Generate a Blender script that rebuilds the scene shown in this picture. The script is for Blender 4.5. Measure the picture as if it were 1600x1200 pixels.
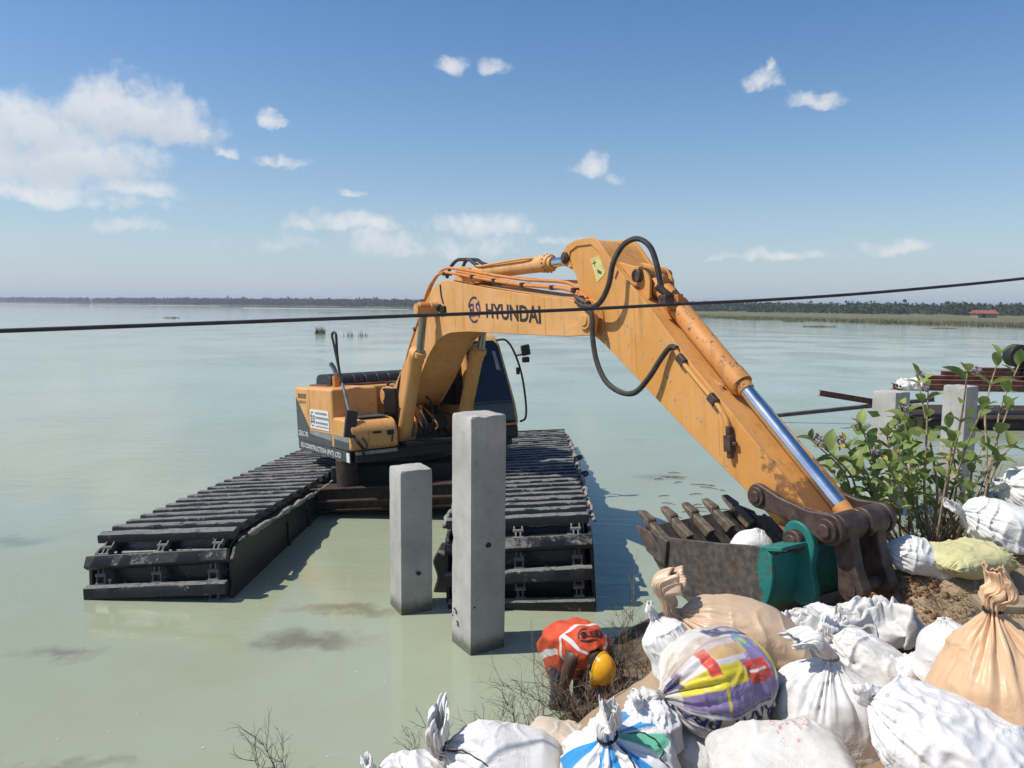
import bpy, bmesh, math, random
import numpy as np
from mathutils import Vector, Matrix

for _o in list(bpy.data.objects):
    bpy.data.objects.remove(_o)
SC = bpy.context.scene
COL = SC.collection

# ------------------------------------------------------------------ camera
CAM_H, PITCH, ROLL, FPX = 3.1, math.radians(5.95), math.radians(0.5), 1200.0
_f = np.array([0, math.cos(PITCH), -math.sin(PITCH)])
_r0 = np.array([1.0, 0, 0]); _u0 = np.cross(_r0, _f)
_r = math.cos(ROLL) * _r0 + math.sin(ROLL) * _u0
_u = -math.sin(ROLL) * _r0 + math.cos(ROLL) * _u0
CAMP = np.array([0, 0, CAM_H])
cam = bpy.data.cameras.new('camera')
cam.sensor_width = 36.0
cam.lens = FPX / 1600 * 36.0
cam.clip_start = 0.05
cam.clip_end = 12000
camo = bpy.data.objects.new('camera', cam)
COL.objects.link(camo)
camo.matrix_world = Matrix(((_r[0], _u[0], -_f[0], 0), (_r[1], _u[1], -_f[1], 0), (_r[2], _u[2], -_f[2], CAM_H), (0, 0, 0, 1)))
SC.camera = camo

def ray(u, v):
    return _f + _r * (u - 800) / FPX - _u * (v - 600) / FPX
def at(u, v, Y):
    d = ray(u, v)
    return CAMP + d * (Y / d[1])
def at_z(u, v, Z):
    d = ray(u, v)
    return CAMP + d * ((Z - CAM_H) / d[2])

# ------------------------------------------------------------------ light
SUN_EL, SUN_AZ = math.radians(53), math.radians(-97)
SC.view_settings.view_transform = 'Standard'
SC.view_settings.look = 'None'
SC.view_settings.gamma = 1
SC.view_settings.use_curve_mapping = False
SC.view_settings.exposure = 0.25
SC.cycles.use_adaptive_sampling = True; SC.cycles.adaptive_threshold = .02; SC.cycles.max_bounces = 5; SC.cycles.diffuse_bounces = 3; SC.cycles.glossy_bounces = 3; SC.cycles.volume_bounces = 0; SC.cycles.transmission_bounces = 3
SKY_STRENGTH = 0.10
CLOUD_RADIANCE = 7.2

sun = bpy.data.lights.new('sun', 'SUN')
sun.energy = 4.0
sun.angle = math.radians(0.6)
sun.color = (1.0, 0.94, 0.85)
suno = bpy.data.objects.new('sun', sun)
COL.objects.link(suno)
_sd = Vector((math.cos(SUN_EL) * math.sin(SUN_AZ), math.cos(SUN_EL) * math.cos(SUN_AZ), math.sin(SUN_EL)))
suno.rotation_euler = _sd.to_track_quat('Z', 'Y').to_euler()
suno.location = (-20, 5, 30)

class NT:
    """small node-tree helper"""
    def __init__(s, tree):
        s.t = tree
    def n(s, typ, ins=None, **props):
        nd = s.t.nodes.new('ShaderNode' + typ)
        for k, v in props.items():
            setattr(nd, k, v)
        for k, v in (ins or {}).items():
            s.put(nd.inputs[k], v)
        return nd
    def put(s, sock, v):
        if isinstance(v, bpy.types.NodeSocket):
            s.t.links.new(v, sock)
        elif isinstance(v, bpy.types.Node):
            s.t.links.new(v.outputs[0], sock)
        else:
            if isinstance(v, (tuple, list)) and len(v) == 3 and sock.type == 'RGBA':
                v = (*v, 1)
            sock.default_value = v
    def m(s, op, a, b=None, c=None, clamp=False):
        nd = s.t.nodes.new('ShaderNodeMath'); nd.operation = op; nd.use_clamp = clamp
        for i, v in enumerate((a, b, c)):
            if v is not None: s.put(nd.inputs[i], v)
        return nd.outputs[0]
    def vm(s, op, a, b=None):
        nd = s.t.nodes.new('ShaderNodeVectorMath'); nd.operation = op
        s.put(nd.inputs[0], a)
        if b is not None: s.put(nd.inputs[1], b)
        return nd.outputs[0]
    def ss(s, v, a, b):
        nd = s.n('MapRange', {'Value': v, 'From Min': a, 'From Max': b}, interpolation_type='SMOOTHSTEP')
        return nd.outputs[0]
    def mix(s, f, a, b, mode='MIX'):
        nd = s.t.nodes.new('ShaderNodeMix'); nd.data_type = 'RGBA'; nd.blend_type = mode
        s.put(nd.inputs[0], f); s.put(nd.inputs[6], a); s.put(nd.inputs[7], b)
        return nd.outputs[2]
    def noise(s, vec, scale, detail=4, rough=0.55, dist=0.0):
        return s.n('TexNoise', {'Vector': vec, 'Scale': scale, 'Detail': detail, 'Roughness': rough, 'Distortion': dist}).outputs[0]
    def sep(s, v):
        return s.n('SeparateXYZ', {0: v}).outputs

def build_world():
    w = bpy.data.worlds.new('World'); SC.world = w; w.use_nodes = True
    t = w.node_tree; N = NT(t)
    bg = t.nodes['Background']
    sky = t.nodes.new('ShaderNodeTexSky'); sky.sky_type = 'NISHITA'; sky.sun_disc = False
    sky.sun_elevation = SUN_EL; sky.sun_rotation = SUN_AZ
    sky.altitude = 0; sky.air_density = 1.0; sky.dust_density = 0.7; sky.ozone_density = 3.0
    d = N.n('TexCoord').outputs['Generated']
    wn = N.n('TexNoise', {'Vector': d, 'Scale': 17, 'Detail': 5, 'Roughness': .62})
    x, y, z = N.sep(d)
    az0 = N.m('ARCTAN2', x, y)
    az = N.m('SUBTRACT', N.m('PINGPONG', N.m('ADD', az0, .70), 1.40), .70)
    el = N.m('ARCSINE', z)
    wx, wy, wz = N.sep(wn.outputs['Color'])
    azw = N.m('ADD', az, N.m('MULTIPLY', N.m('SUBTRACT', wx, .5), .055))
    elw = N.m('ADD', el, N.m('MULTIPLY', N.m('SUBTRACT', wy, .5), .045))
    clouds = [(215, 178, 88, 42, 1), (150, 172, 50, 30, .95), (262, 205, 60, 26, .8), (25, 195, 75, 38, 1), (60, 240, 110, 36, 1), (150, 245, 80, 34, .9),
              (200, 288, 60, 16, .7), (318, 208, 15, 11, .85), (419, 187, 19, 14, .74), (434, 193, 20, 8, .66), (440, 252, 42, 10, .6), (358, 236, 22, 9, .5),
              (555, 301, 24, 8, .4), (190, 349, 55, 11, .35), (550, 348, 85, 15, .6), (745, 352, 78, 19, .72), (870, 368, 46, 11, .5),
              (703, 97, 26, 15, .75), (768, 107, 26, 13, .55), (923, 256, 26, 22, .82), (955, 278, 28, 12, .35), (1188, 130, 24, 16, .6),
              (1200, 112, 8, 14, .5), (1278, 152, 42, 13, .68), (1398, 388, 42, 13, .8), (1200, 401, 110, 10, .35), (1110, 402, 18, 8, .4),
              (640, 380, 260, 24, .22), (90, 300, 120, 18, .4)]
    P2 = N.n('CombineXYZ', {0: azw, 1: elw, 2: 0.0}).outputs[0]
    tot = None; shade = None
    for (u, v, wu, hv, a) in clouds:
        dd = ray(u, v); dd = dd / np.linalg.norm(dd)
        a0 = math.atan2(dd[0], dd[1]); e0 = math.asin(dd[2]) - hv / FPX * .30; sz = 1.0 if wu > 50 else .88; kx, ky = FPX / (wu * sz) * .80, FPX / (hv * sz) * .66
        q = t.nodes.new('ShaderNodeVectorMath'); q.operation = 'MULTIPLY_ADD'
        N.put(q.inputs[0], P2); q.inputs[1].default_value = (kx, ky, 0); q.inputs[2].default_value = (-a0 * kx, -e0 * ky, 0)
        qa = N.vm('MAXIMUM', q.outputs[0], N.vm('MULTIPLY', q.outputs[0], (1, -1.75, 1)))       # flat bases
        dt = t.nodes.new('ShaderNodeVectorMath'); dt.operation = 'DOT_PRODUCT'
        N.put(dt.inputs[0], qa); N.put(dt.inputs[1], qa)
        e = N.m('MULTIPLY_ADD', dt.outputs['Value'], -.5, 1.0 - (1 - a) * .42)
        tot = e if tot is None else N.m('MAXIMUM', tot, e)
        if hv > 24:
            sh = N.m('MULTIPLY', N.ss(N.sep(q.outputs[0])[1], .55, -.35), N.ss(dt.outputs['Value'], 1.3, .2))
            shade = sh if shade is None else N.m('MAXIMUM', shade, sh)
    fine = N.noise(d, 60, 2, .6)
    tot = N.m('ADD', N.m('MAXIMUM', tot, -1.0), N.m('ADD', N.m('MULTIPLY', N.m('SUBTRACT', wz, .5), 1.5), N.m('MULTIPLY', N.m('SUBTRACT', fine, .5), .4)))
    tot = N.ss(tot, .34, 1.06)
    cc = N.mix(N.m('MULTIPLY', shade, .75), (CLOUD_RADIANCE, CLOUD_RADIANCE, CLOUD_RADIANCE), (CLOUD_RADIANCE * .72, CLOUD_RADIANCE * .76, CLOUD_RADIANCE * .82))
    # pale grey-blue haze layer low over the lake, the same all round
    hs = N.n('HueSaturation', {'Saturation': 1.26, 'Value': 1.06, 'Color': sky.outputs[0]}); sky = hs.outputs[0]
    lo = N.m('POWER', N.m('SUBTRACT', 1.0, N.m('MAXIMUM', z, 0.0), clamp=True), 6.5)
    sky = N.mix(N.m('MULTIPLY', lo, .82), sky, (4.15, 5.0, 6.0))
    out = N.mix(N.m('MULTIPLY', tot, .80), sky, cc)
    t.links.new(out, bg.inputs[0]); bg.inputs[1].default_value = SKY_STRENGTH
    w.cycles.sampling_method = 'MANUAL'; w.cycles.sample_map_resolution = 512
build_world()

# ------------------------------------------------------------------ helpers
def tag(o, label=None, cat=None, group=None, kind=None):
    if label: o['label'] = label
    if cat:
        o['category'] = cat
        if not kind: o['kind'] = 'thing'
    if group: o['group'] = group
    if kind: o['kind'] = kind
    return o

def empty(name, loc=(0, 0, 0)):
    o = bpy.data.objects.new(name, None); o.location = loc
    o.empty_display_size = .1
    COL.objects.link(o); return o

def link(name, me, parent=None, mat=None, M=None):
    o = bpy.data.objects.new(name, me)
    if mat is not None and len(me.materials) == 0: me.materials.append(mat)
    COL.objects.link(o)
    if parent is not None: o.parent = parent
    if M is not None: o.matrix_local = M
    return o

class MB:
    def __init__(s):
        s.v = []; s.f = []; s.uv = None
    def add(s, vs, fs):
        b = len(s.v); s.v.extend([tuple(map(float, p)) for p in vs]); s.f.extend([tuple(i + b for i in q) for q in fs])
    def box(s, c, size, M=None):
        hx, hy, hz = [k / 2 for k in size]
        vs = [Vector((sx * hx, sy * hy, sz * hz)) for sz in (-1, 1) for sy in (-1, 1) for sx in (-1, 1)]
        if M is not None: vs = [M @ p for p in vs]
        c = Vector(c)
        s.add([p + c for p in vs], [(0, 2, 3, 1), (4, 5, 7, 6), (0, 1, 5, 4), (2, 6, 7, 3), (0, 4, 6, 2), (1, 3, 7, 5)])
    def prism(s, poly, a, b, axis=1):
        """poly in the two other axes (x,z for axis=1; x,y for 2; y,z for 0)"""
        ar = sum(poly[i][0] * poly[(i + 1) % len(poly)][1] - poly[(i + 1) % len(poly)][0] * poly[i][1] for i in range(len(poly)))
        if ar < 0: poly = poly[::-1]
        def P(p, k):
            return {1: (p[0], k, p[1]), 2: (p[0], p[1], k), 0: (k, p[0], p[1])}[axis]
        n = len(poly); lo, hi = min(a, b), max(a, b)
        vs = [P(p, lo) for p in poly] + [P(p, hi) for p in poly]
        fs = [tuple(range(n)), tuple(range(2 * n - 1, n - 1, -1))] + [(i, i + n, (i + 1) % n + n, (i + 1) % n) for i in range(n)]
        if axis != 1: fs = [q[::-1] for q in fs]
        s.add(vs, fs)
    def tube(s, path, r, n=10, cap=True):
        path = [Vector(p) for p in path]; m = len(path)
        rs = [r] * m if np.isscalar(r) else list(r)
        t0 = (path[1] - path[0]).normalized()
        ref = Vector((0, 0, 1)) if abs(t0.z) < .9 else Vector((1, 0, 0))
        nx = t0.cross(ref).normalized(); vs = []; fs = []
        for i in range(m):
            t = (path[min(i + 1, m - 1)] - path[max(i - 1, 0)])
            t = t.normalized() if t.length > 1e-9 else t0
            nx = (nx - t * nx.dot(t))
            nx = nx.normalized() if nx.length > 1e-6 else t.orthogonal().normalized()
            ny = t.cross(nx)
            for k in range(n):
                a = 2 * math.pi * k / n
                vs.append(path[i] + (nx * math.cos(a) + ny * math.sin(a)) * rs[i])
        for i in range(m - 1):
            for k in range(n):
                a = i * n + k; b = i * n + (k + 1) % n
                fs.append((a, b, b + n, a + n))
        if cap:
            fs.append(tuple(range(n))[::-1]); fs.append(tuple(range((m - 1) * n, m * n)))
        s.add(vs, fs)
    def cyl(s, p0, p1, r, n=20):
        s.tube([p0, p1], r, n)
    def ball(s, c, rad, M=None, nu=16, nv=10):
        rad = (rad,) * 3 if np.isscalar(rad) else rad
        vs = []; fs = []
        for j in range(nv + 1):
            ph = math.pi * j / nv
            for i in range(nu):
                th = 2 * math.pi * i / nu
                p = Vector((rad[0] * math.sin(ph) * math.cos(th), rad[1] * math.sin(ph) * math.sin(th), rad[2] * math.cos(ph)))
                vs.append((M @ p if M is not None else p) + Vector(c))
        for j in range(nv):
            for i in range(nu):
                a = j * nu + i; b = j * nu + (i + 1) % nu
                fs.append((a, a + nu, b + nu, b))
        s.add(vs, fs)
    def mesh(s, name, smooth=None):
        me = bpy.data.meshes.new(name)
        me.from_pydata(s.v, [], s.f); me.update()
        if smooth == 'all': me.shade_smooth()
        elif smooth: shade_auto(me, smooth)
        return me
    def build(s, name, mat, parent=None, smooth=None, bevel=None, M=None, seg=2, angle=35):
        me = s.mesh(name, smooth if smooth is not None else (None if bevel else 40))
        o = link(name, me, parent, mat, M)
        if bevel:
            md = o.modifiers.new('bevel', 'BEVEL'); md.width = bevel; md.segments = seg
            md.limit_method = 'ANGLE'; md.angle_limit = math.radians(angle); md.harden_normals = False
            me.shade_smooth()
            md2 = o.modifiers.new('wn', 'WEIGHTED_NORMAL'); md2.keep_sharp = True
            shade_auto(me, 50)
        return o

def shade_auto(me, deg):
    me.shade_smooth()
    bm = bmesh.new(); bm.from_mesh(me)
    lim = math.radians(deg)
    for e in bm.edges:
        if len(e.link_faces) == 2:
            e.smooth = e.calc_face_angle(0) < lim
        else: e.smooth = True
    bm.to_mesh(me); bm.free()

def smooth_path(pts, k=8):
    """Catmull-Rom through the points"""
    P = [Vector(p) for p in pts]; out = []
    Q = [P[0] * 2 - P[1]] + P + [P[-1] * 2 - P[-2]]
    for i in range(1, len(Q) - 2):
        for j in range(k):
            t = j / k; a, b, c, d = Q[i - 1], Q[i], Q[i + 1], Q[i + 2]
            out.append(.5 * ((2 * b) + (c - a) * t + (2 * a - 5 * b + 4 * c - d) * t * t + (3 * b - a - 3 * c + d) * t ** 3))
    out.append(P[-1]); return out

def text_2d(body, height=1.0, width=None, bold=0.0):
    """letter outlines as a flat mesh: verts (x right, y up), faces; origin at the left baseline"""
    cu = bpy.data.curves.new('lettering', 'FONT'); cu.body = body; cu.size = 1.0; cu.offset = bold; cu.resolution_u = 3
    o = bpy.data.objects.new('lettering', cu); COL.objects.link(o)
    dg = bpy.context.evaluated_depsgraph_get()
    me = bpy.data.meshes.new_from_object(o.evaluated_get(dg))
    V = np.array([v.co[:2] for v in me.vertices]) if len(me.vertices) else np.zeros((0, 2))
    Fs = [tuple(p.vertices) for p in me.polygons]
    bpy.data.objects.remove(o); bpy.data.curves.remove(cu); bpy.data.meshes.remove(me)
    V = V - V.min(0); V = V / V[:, 1].max() * height
    if width: V[:, 0] *= width / V[:, 0].max()
    return V, Fs

# vectorised gradient noise
_rngp = np.random.RandomState(7)
_perm = np.concatenate([_rngp.permutation(256)] * 3)
_grad = _rngp.normal(size=(256, 3)); _grad /= np.linalg.norm(_grad, axis=1)[:, None]
def pn(p):
    p = np.asarray(p, float); i = np.floor(p).astype(int); f = p - i; i &= 255
    w = f * f * f * (f * (f * 6 - 15) + 10); res = 0
    for dx in (0, 1):
        for dy in (0, 1):
            for dz in (0, 1):
                h = _perm[_perm[_perm[i[..., 0] + dx] + i[..., 1] + dy] + i[..., 2] + dz]
                g = _grad[h]; d = f - np.array([dx, dy, dz])
                ww = (w[..., 0] if dx else 1 - w[..., 0]) * (w[..., 1] if dy else 1 - w[..., 1]) * (w[..., 2] if dz else 1 - w[..., 2])
                res = res + ww * (g * d).sum(-1)
    return res * 1.5
def fbm(p, o=4):
    s = 0; a = 1.0; q = np.asarray(p, float)
    for k in range(o):
        s = s + a * pn(q); q = q * 2.03 + 17.3; a *= .5
    return s
def ridge(p, o=3):
    s = 0; a = 1.0; q = np.asarray(p, float)
    for k in range(o):
        s = s + a * (1 - np.abs(pn(q)) * 2.2); q = q * 2.1 + 11.7; a *= .5
    return s
def sstep(x, a, b):
    t = np.clip((np.asarray(x, float) - a) / (b - a), 0, 1); return t * t * (3 - 2 * t)
def vnorm(v):
    v = np.asarray(v, float); return v / np.linalg.norm(v)
# ------------------------------------------------------------------ materials
def material(name):
    m = bpy.data.materials.new(name); m.use_nodes = True
    t = m.node_tree; N = NT(t); b = t.nodes['Principled BSDF']
    return m, N, b
def obj_co(N): return N.n('TexCoord').outputs['Object']
def wpos(N): return N.n('NewGeometry').outputs['Position']
def bump(N, b, h, strength=.3, dist=.01):
    bp = N.n('Bump', {'Height': h, 'Strength': strength, 'Distance': dist}); N.put(b.inputs['Normal'], bp.outputs[0]); return bp

def mat_paint(name, col, col2, rust=.35, rough=.42, wear_axis=None, wear=(0, 1), dust=(.40, .33, .24)):
    m, N, b = material(name); co = obj_co(N)
    n1 = N.noise(co, 2.3, 6, .6); n2 = N.noise(co, 11, 6, .62); n3 = N.noise(co, 46, 3, .6)
    c = N.mix(N.ss(n1, .35, .7), col, col2)
    c = N.mix(N.m('MULTIPLY', N.ss(n2, .48, .72), .35), c, dust)                       # dried dust film
    th = .66 - rust * .12
    chips = N.m('MULTIPLY', N.ss(N.m('ADD', N.m('MULTIPLY', n3, .45), N.m('MULTIPLY', n2, .6)), th, th + .05), 1.0)
    if wear_axis is not None:
        ax = N.sep(co)[wear_axis]
        g = N.ss(ax, wear[0], wear[1])
        w2 = N.ss(N.m('ADD', N.m('ADD', N.m('MULTIPLY', n2, .5), N.m('MULTIPLY', n1, .5)), N.m('MULTIPLY', g, .24)), .66, .74)
        c = N.mix(N.m('MULTIPLY', g, .5), c, (.55, .20, .035))
        chips = N.m('MAXIMUM', chips, N.m('MULTIPLY', w2, .85))
    c = N.mix(N.m('MULTIPLY', chips, .8), c, (.085, .042, .025))
    # thin rain streaks running down
    x, y, z = N.sep(co)
    st = N.n('CombineXYZ', {0: N.m('MULTIPLY', x, 14), 1: N.m('MULTIPLY', y, 14), 2: N.m('MULTIPLY', z, 1.1)})
    sn = N.noise(st.outputs[0], 1.0, 3, .6)
    c = N.mix(N.m('MULTIPLY', N.ss(sn, .52, .76), .42), c, (.20, .115, .05))
    N.put(b.inputs['Base Color'], c)
    N.put(b.inputs['Roughness'], N.m('ADD', rough, N.m('MULTIPLY', n2, .35)))
    b.inputs['Specular IOR Level'].default_value = .35
    bump(N, b, N.m('ADD', n3, N.m('MULTIPLY', chips, -.6)), .12, .004)
    return m

def mat_simple(name, col, rough=.6, metal=0.0, var=.25, scale=8, bmp=.15, spec=.4, bdist=.006):
    m, N, b = material(name); co = obj_co(N)
    n = N.noise(co, scale, 6, .6); n2 = N.noise(co, scale * 6, 3, .6)
    dark = tuple(k * (1 - var) for k in col); lite = tuple(min(1, k * (1 + var)) for k in col)
    N.put(b.inputs['Base Color'], N.mix(N.ss(n, .3, .7), dark, lite))
    N.put(b.inputs['Roughness'], N.m('ADD', rough - .1, N.m('MULTIPLY', n, .2)))
    b.inputs['Metallic'].default_value = metal
    b.inputs['Specular IOR Level'].default_value = spec
    if bmp: bump(N, b, N.m('ADD', n, N.m('MULTIPLY', n2, .4)), bmp, bdist)
    return m

def mat_mudsteel(name, mud=.5, base=(.016, .017, .018)):
    m, N, b = material(name); co = wpos(N)
    n = N.noise(co, 5.5, 6, .65); n2 = N.noise(co, 24, 5, .65); n3 = N.noise(co, 90, 3, .6)
    nz = N.sep(N.n('NewGeometry').outputs['Normal'])[2]
    up = N.ss(nz, .35, .9)                                                           # mud settles on what faces up
    k = N.m('ADD', N.m('ADD', N.m('MULTIPLY', n, .55), N.m('MULTIPLY', n2, .45)), N.m('MULTIPLY', up, .20 * mud))
    k = N.ss(k, .575, .67)
    c = N.mix(k, base, (.165, .163, .155))
    c = N.mix(N.m('MULTIPLY', N.ss(n2, .5, .7), N.m('MULTIPLY', k, .6)), c, (.29, .285, .265))
    N.put(b.inputs['Base Color'], c)
    N.put(b.inputs['Roughness'], N.m('ADD', .38, N.m('MULTIPLY', k, .5)))
    b.inputs['Specular IOR Level'].default_value = .35
    bump(N, b, N.m('ADD', N.m('MULTIPLY', k, .8), N.m('ADD', N.m('MULTIPLY', n2, .6), N.m('MULTIPLY', n3, .3))), .38, .012)
    return m

def mat_concrete(name, col=(.43, .42, .39), seed=0):
    m, N, b = material(name); co = N.vm('ADD', obj_co(N), (seed * 3.1, seed * 1.7, seed * .9))
    n = N.noise(co, 2.2, 6, .6); n2 = N.noise(co, 14, 6, .65); n3 = N.noise(co, 120, 3, .7)
    c = N.mix(N.ss(n, .3, .72), tuple(k * .78 for k in col), tuple(k * 1.1 for k in col))
    c = N.mix(N.m('MULTIPLY', N.ss(n2, .52, .75), .4), c, (.22, .215, .20))
    x, y, z = N.sep(co)
    st = N.noise(N.n('CombineXYZ', {0: N.m('MULTIPLY', x, 16), 1: N.m('MULTIPLY', y, 16), 2: N.m('MULTIPLY', z, .8)}).outputs[0], 1, 3, .6)
    c = N.mix(N.m('MULTIPLY', N.ss(st, .55, .8), .22), c, (.2, .19, .17))
    vo = N.n('TexVoronoi', {'Vector': co, 'Scale': 42.0}, feature='F1').outputs[0]
    pits = N.m('MULTIPLY', N.ss(vo, .16, .06), N.ss(n2, .46, .6))
    c = N.mix(N.m('MULTIPLY', pits, .7), c, (.10, .095, .09))
    wz = N.sep(wpos(N))[2]
    wet = N.ss(N.m('ADD', wz, N.m('MULTIPLY', N.m('SUBTRACT', n2, .5), .14)), .17, .03)   # soaked foot, silt line
    c = N.mix(N.m('MULTIPLY', wet, .85), c, (.085, .092, .062))
    N.put(b.inputs['Base Color'], c); b.inputs['Roughness'].default_value = .85
    b.inputs['Specular IOR Level'].default_value = .25
    bump(N, b, N.m('ADD', N.m('ADD', n2, N.m('MULTIPLY', n3, .35)), N.m('MULTIPLY', pits, -1.2)), .28, .006)
    return m

def mat_water():
    m, N, b = material('murky lake water'); co = wpos(N)
    x, y, z = N.sep(co)
    cd = N.n('CameraData').outputs['View Distance'] if False else None
    n = N.noise(co, .11, 5, .6, .6); nb = N.noise(co, .9, 5, .6, .8)
    c = N.mix(N.ss(n, .3, .7), (.295, .322, .212), (.340, .385, .292))
    c = N.mix(N.m('MULTIPLY', N.ss(nb, .45, .75), .35), c, (.285, .300, .178))
    # stirred-up brown silt, dark spots, and olive ellipses painting the left pontoon's reflection
    wv = N.n('TexNoise', {'Vector': co, 'Scale': 2.3, 'Detail': 5, 'Roughness': .65}).outputs['Color']
    wc = N.vm('ADD', co, N.vm('MULTIPLY', N.vm('SUBTRACT', wv, (.5, .5, .5)), (.9, .9, 0)))
    spots = [((482, 1000), .50, .24, .70, (.125, .088, .060)), ((548, 950), .62, .16, .60, (.150, .108, .055)), ((90, 1022), .40, .17, .6, (.125, .115, .075)),
             ((20, 846), .6, .25, .40, (.10, .115, .09)), ((340, 1030), .9, .5, .28, (.27, .265, .13)), ((1030, 745), .5, .25, .4, (.09, .09, .08)),
             ((90, 1195), .5, .1, .4, (.12, .105, .06)), ((520, 905), 1.0, .4, .3, (.28, .265, .13))]
    for (u, v), rx, ry, a, colr in spots:
        p = at_z(u, v, 0)
        d = N.vm('MULTIPLY', N.vm('SUBTRACT', wc, tuple(p)), (1 / rx, 1 / ry, 0))
        ln = N.n('VectorMath', {0: d}, operation='LENGTH').outputs['Value']
        c = N.mix(N.m('MULTIPLY', N.ss(ln, 1.35, .1), a), c, colr)
    N.put(b.inputs['Base Color'], c)
    b.inputs['Roughness'].default_value = .06
    b.inputs['IOR'].default_value = 1.333
    # wind ripples, long in x, in drifting patches
    s1 = N.n('CombineXYZ', {0: N.m('MULTIPLY', x, .55), 1: N.m('MULTIPLY', y, 2.1), 2: 0.0}).outputs[0]
    r1 = N.noise(s1, 1.6, 4, .6, .9)
    s2 = N.n('CombineXYZ', {0: N.m('MULTIPLY', x, .9), 1: N.m('MULTIPLY', y, 2.4), 2: 3.0}).outputs[0]
    r2 = N.noise(s2, 5.5, 3, .6, .6)
    patch = N.m('ADD', .35, N.m('MULTIPLY', N.ss(N.noise(co, .16, 3, .5, .5), .42, .66), 1.0))
    h = N.m('MULTIPLY', N.m('ADD', N.m('MULTIPLY', r1, .9), N.m('MULTIPLY', r2, .22)), patch)
    bump(N, b, h, .20, .06)
    return m

def mat_ground():
    m, N, b = material('bank soil'); co = wpos(N)
    n = N.noise(co, 1.7, 6, .62); n2 = N.noise(co, 9, 6, .65); n3 = N.noise(co, 70, 4, .7)
    c = N.mix(N.ss(n, .35, .68), (.30, .205, .13), (.42, .315, .21))
    c = N.mix(N.m('MULTIPLY', N.ss(n2, .48, .7), .6), c, (.38, .30, .20))
    c = N.mix(N.m('MULTIPLY', N.ss(n3, .55, .7), .5), c, (.10, .062, .036))
    z = N.sep(co)[2]
    c = N.mix(N.ss(N.m('ADD', z, N.m('MULTIPLY', N.m('SUBTRACT', n2, .5), .3)), .32, .04), c, (.075, .065, .045))
    N.put(b.inputs['Base Color'], c); b.inputs['Roughness'].default_value = .95; b.inputs['Specular IOR Level'].default_value = .15
    bump(N, b, N.m('ADD', N.m('MULTIPLY', n2, .8), N.m('MULTIPLY', n3, .5)), .8, .02)
    return m

def mat_sack(name, col=(.74, .73, .70), dirt=.4, seed=0.0, gloss=.5, decorate=None, wr=1.0):
    m, N, b = material(name)
    tc = N.n('TexCoord'); co = N.vm('ADD', tc.outputs['Object'], (seed, seed * .7, seed * 1.3)); uv = tc.outputs['UV']
    n = N.noise(co, 4.0, 5, .6); n2 = N.noise(co, 19, 5, .62)
    c = col
    if decorate: c = decorate(N, uv, co, col)
    c = N.mix(N.m('MULTIPLY', N.ss(N.m('ADD', N.m('MULTIPLY', n, .6), N.m('MULTIPLY', n2, .4)), .47, .68), dirt), c, (.40, .335, .255), 'MULTIPLY' if False else 'MIX')
    N.put(b.inputs['Base Color'], c)
    b.inputs['Roughness'].default_value = gloss
    b.inputs['Specular IOR Level'].default_value = .3
    b.inputs['Sheen Weight'].default_value = .05
    # crumple: two ridged layers, and the flat woven tape
    w1 = N.n('TexNoise', {'Vector': co, 'Scale': 7.0, 'Detail': 4, 'Roughness': .55, 'Distortion': 1.2}).outputs[0]
    w2 = N.n('TexNoise', {'Vector': co, 'Scale': 23.0, 'Detail': 3, 'Roughness': .6, 'Distortion': .8}).outputs[0]
    r1 = N.m('ABSOLUTE', N.m('SUBTRACT', w1, .5)); r2 = N.m('ABSOLUTE', N.m('SUBTRACT', w2, .5))
    u, v, _ = N.sep(uv)
    wv = N.m('ADD', N.m('SINE', N.m('MULTIPLY', u, 900)), N.m('SINE', N.m('MULTIPLY', v, 500)))
    msk = N.ss(N.noise(co, 3.1, 2, .5), .42, .66)
    h = N.m('ADD', N.m('MULTIPLY', N.m('ADD', N.m('MULTIPLY', r1, 1.5), N.m('MULTIPLY', r2, .5)), N.m('ADD', .18, msk)), N.m('MULTIPLY', wv, .003))
    bump(N, b, h, .38 * wr, .03)
    return m

def mat_leaf(name, col, col2, trans=.38):
    m, N, b = material(name); co = wpos(N)
    rnd = N.n('ObjectInfo').outputs['Random']
    n = N.noise(co, 14, 3, .6)
    c = N.mix(N.m('ADD', N.m('MULTIPLY', rnd, .7), N.m('MULTIPLY', n, .3)), col, col2)
    N.put(b.inputs['Base Color'], c); b.inputs['Roughness'].default_value = .5
    b.inputs['Specular IOR Level'].default_value = .35
    tr = N.n('BsdfTranslucent', {'Color': c}); mx = N.n('MixShader', {0: trans, 1: b.outputs[0], 2: tr.outputs[0]})
    N.put(N.t.nodes['Material Output'].inputs[0], mx.outputs[0])
    return m

def mat_flat(name, col, rough=.6, spec=.3):
    m, N, b = material(name)
    b.inputs['Base Color'].default_value = (*col, 1); b.inputs['Roughness'].default_value = rough
    b.inputs['Specular IOR Level'].default_value = spec
    return m

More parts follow.
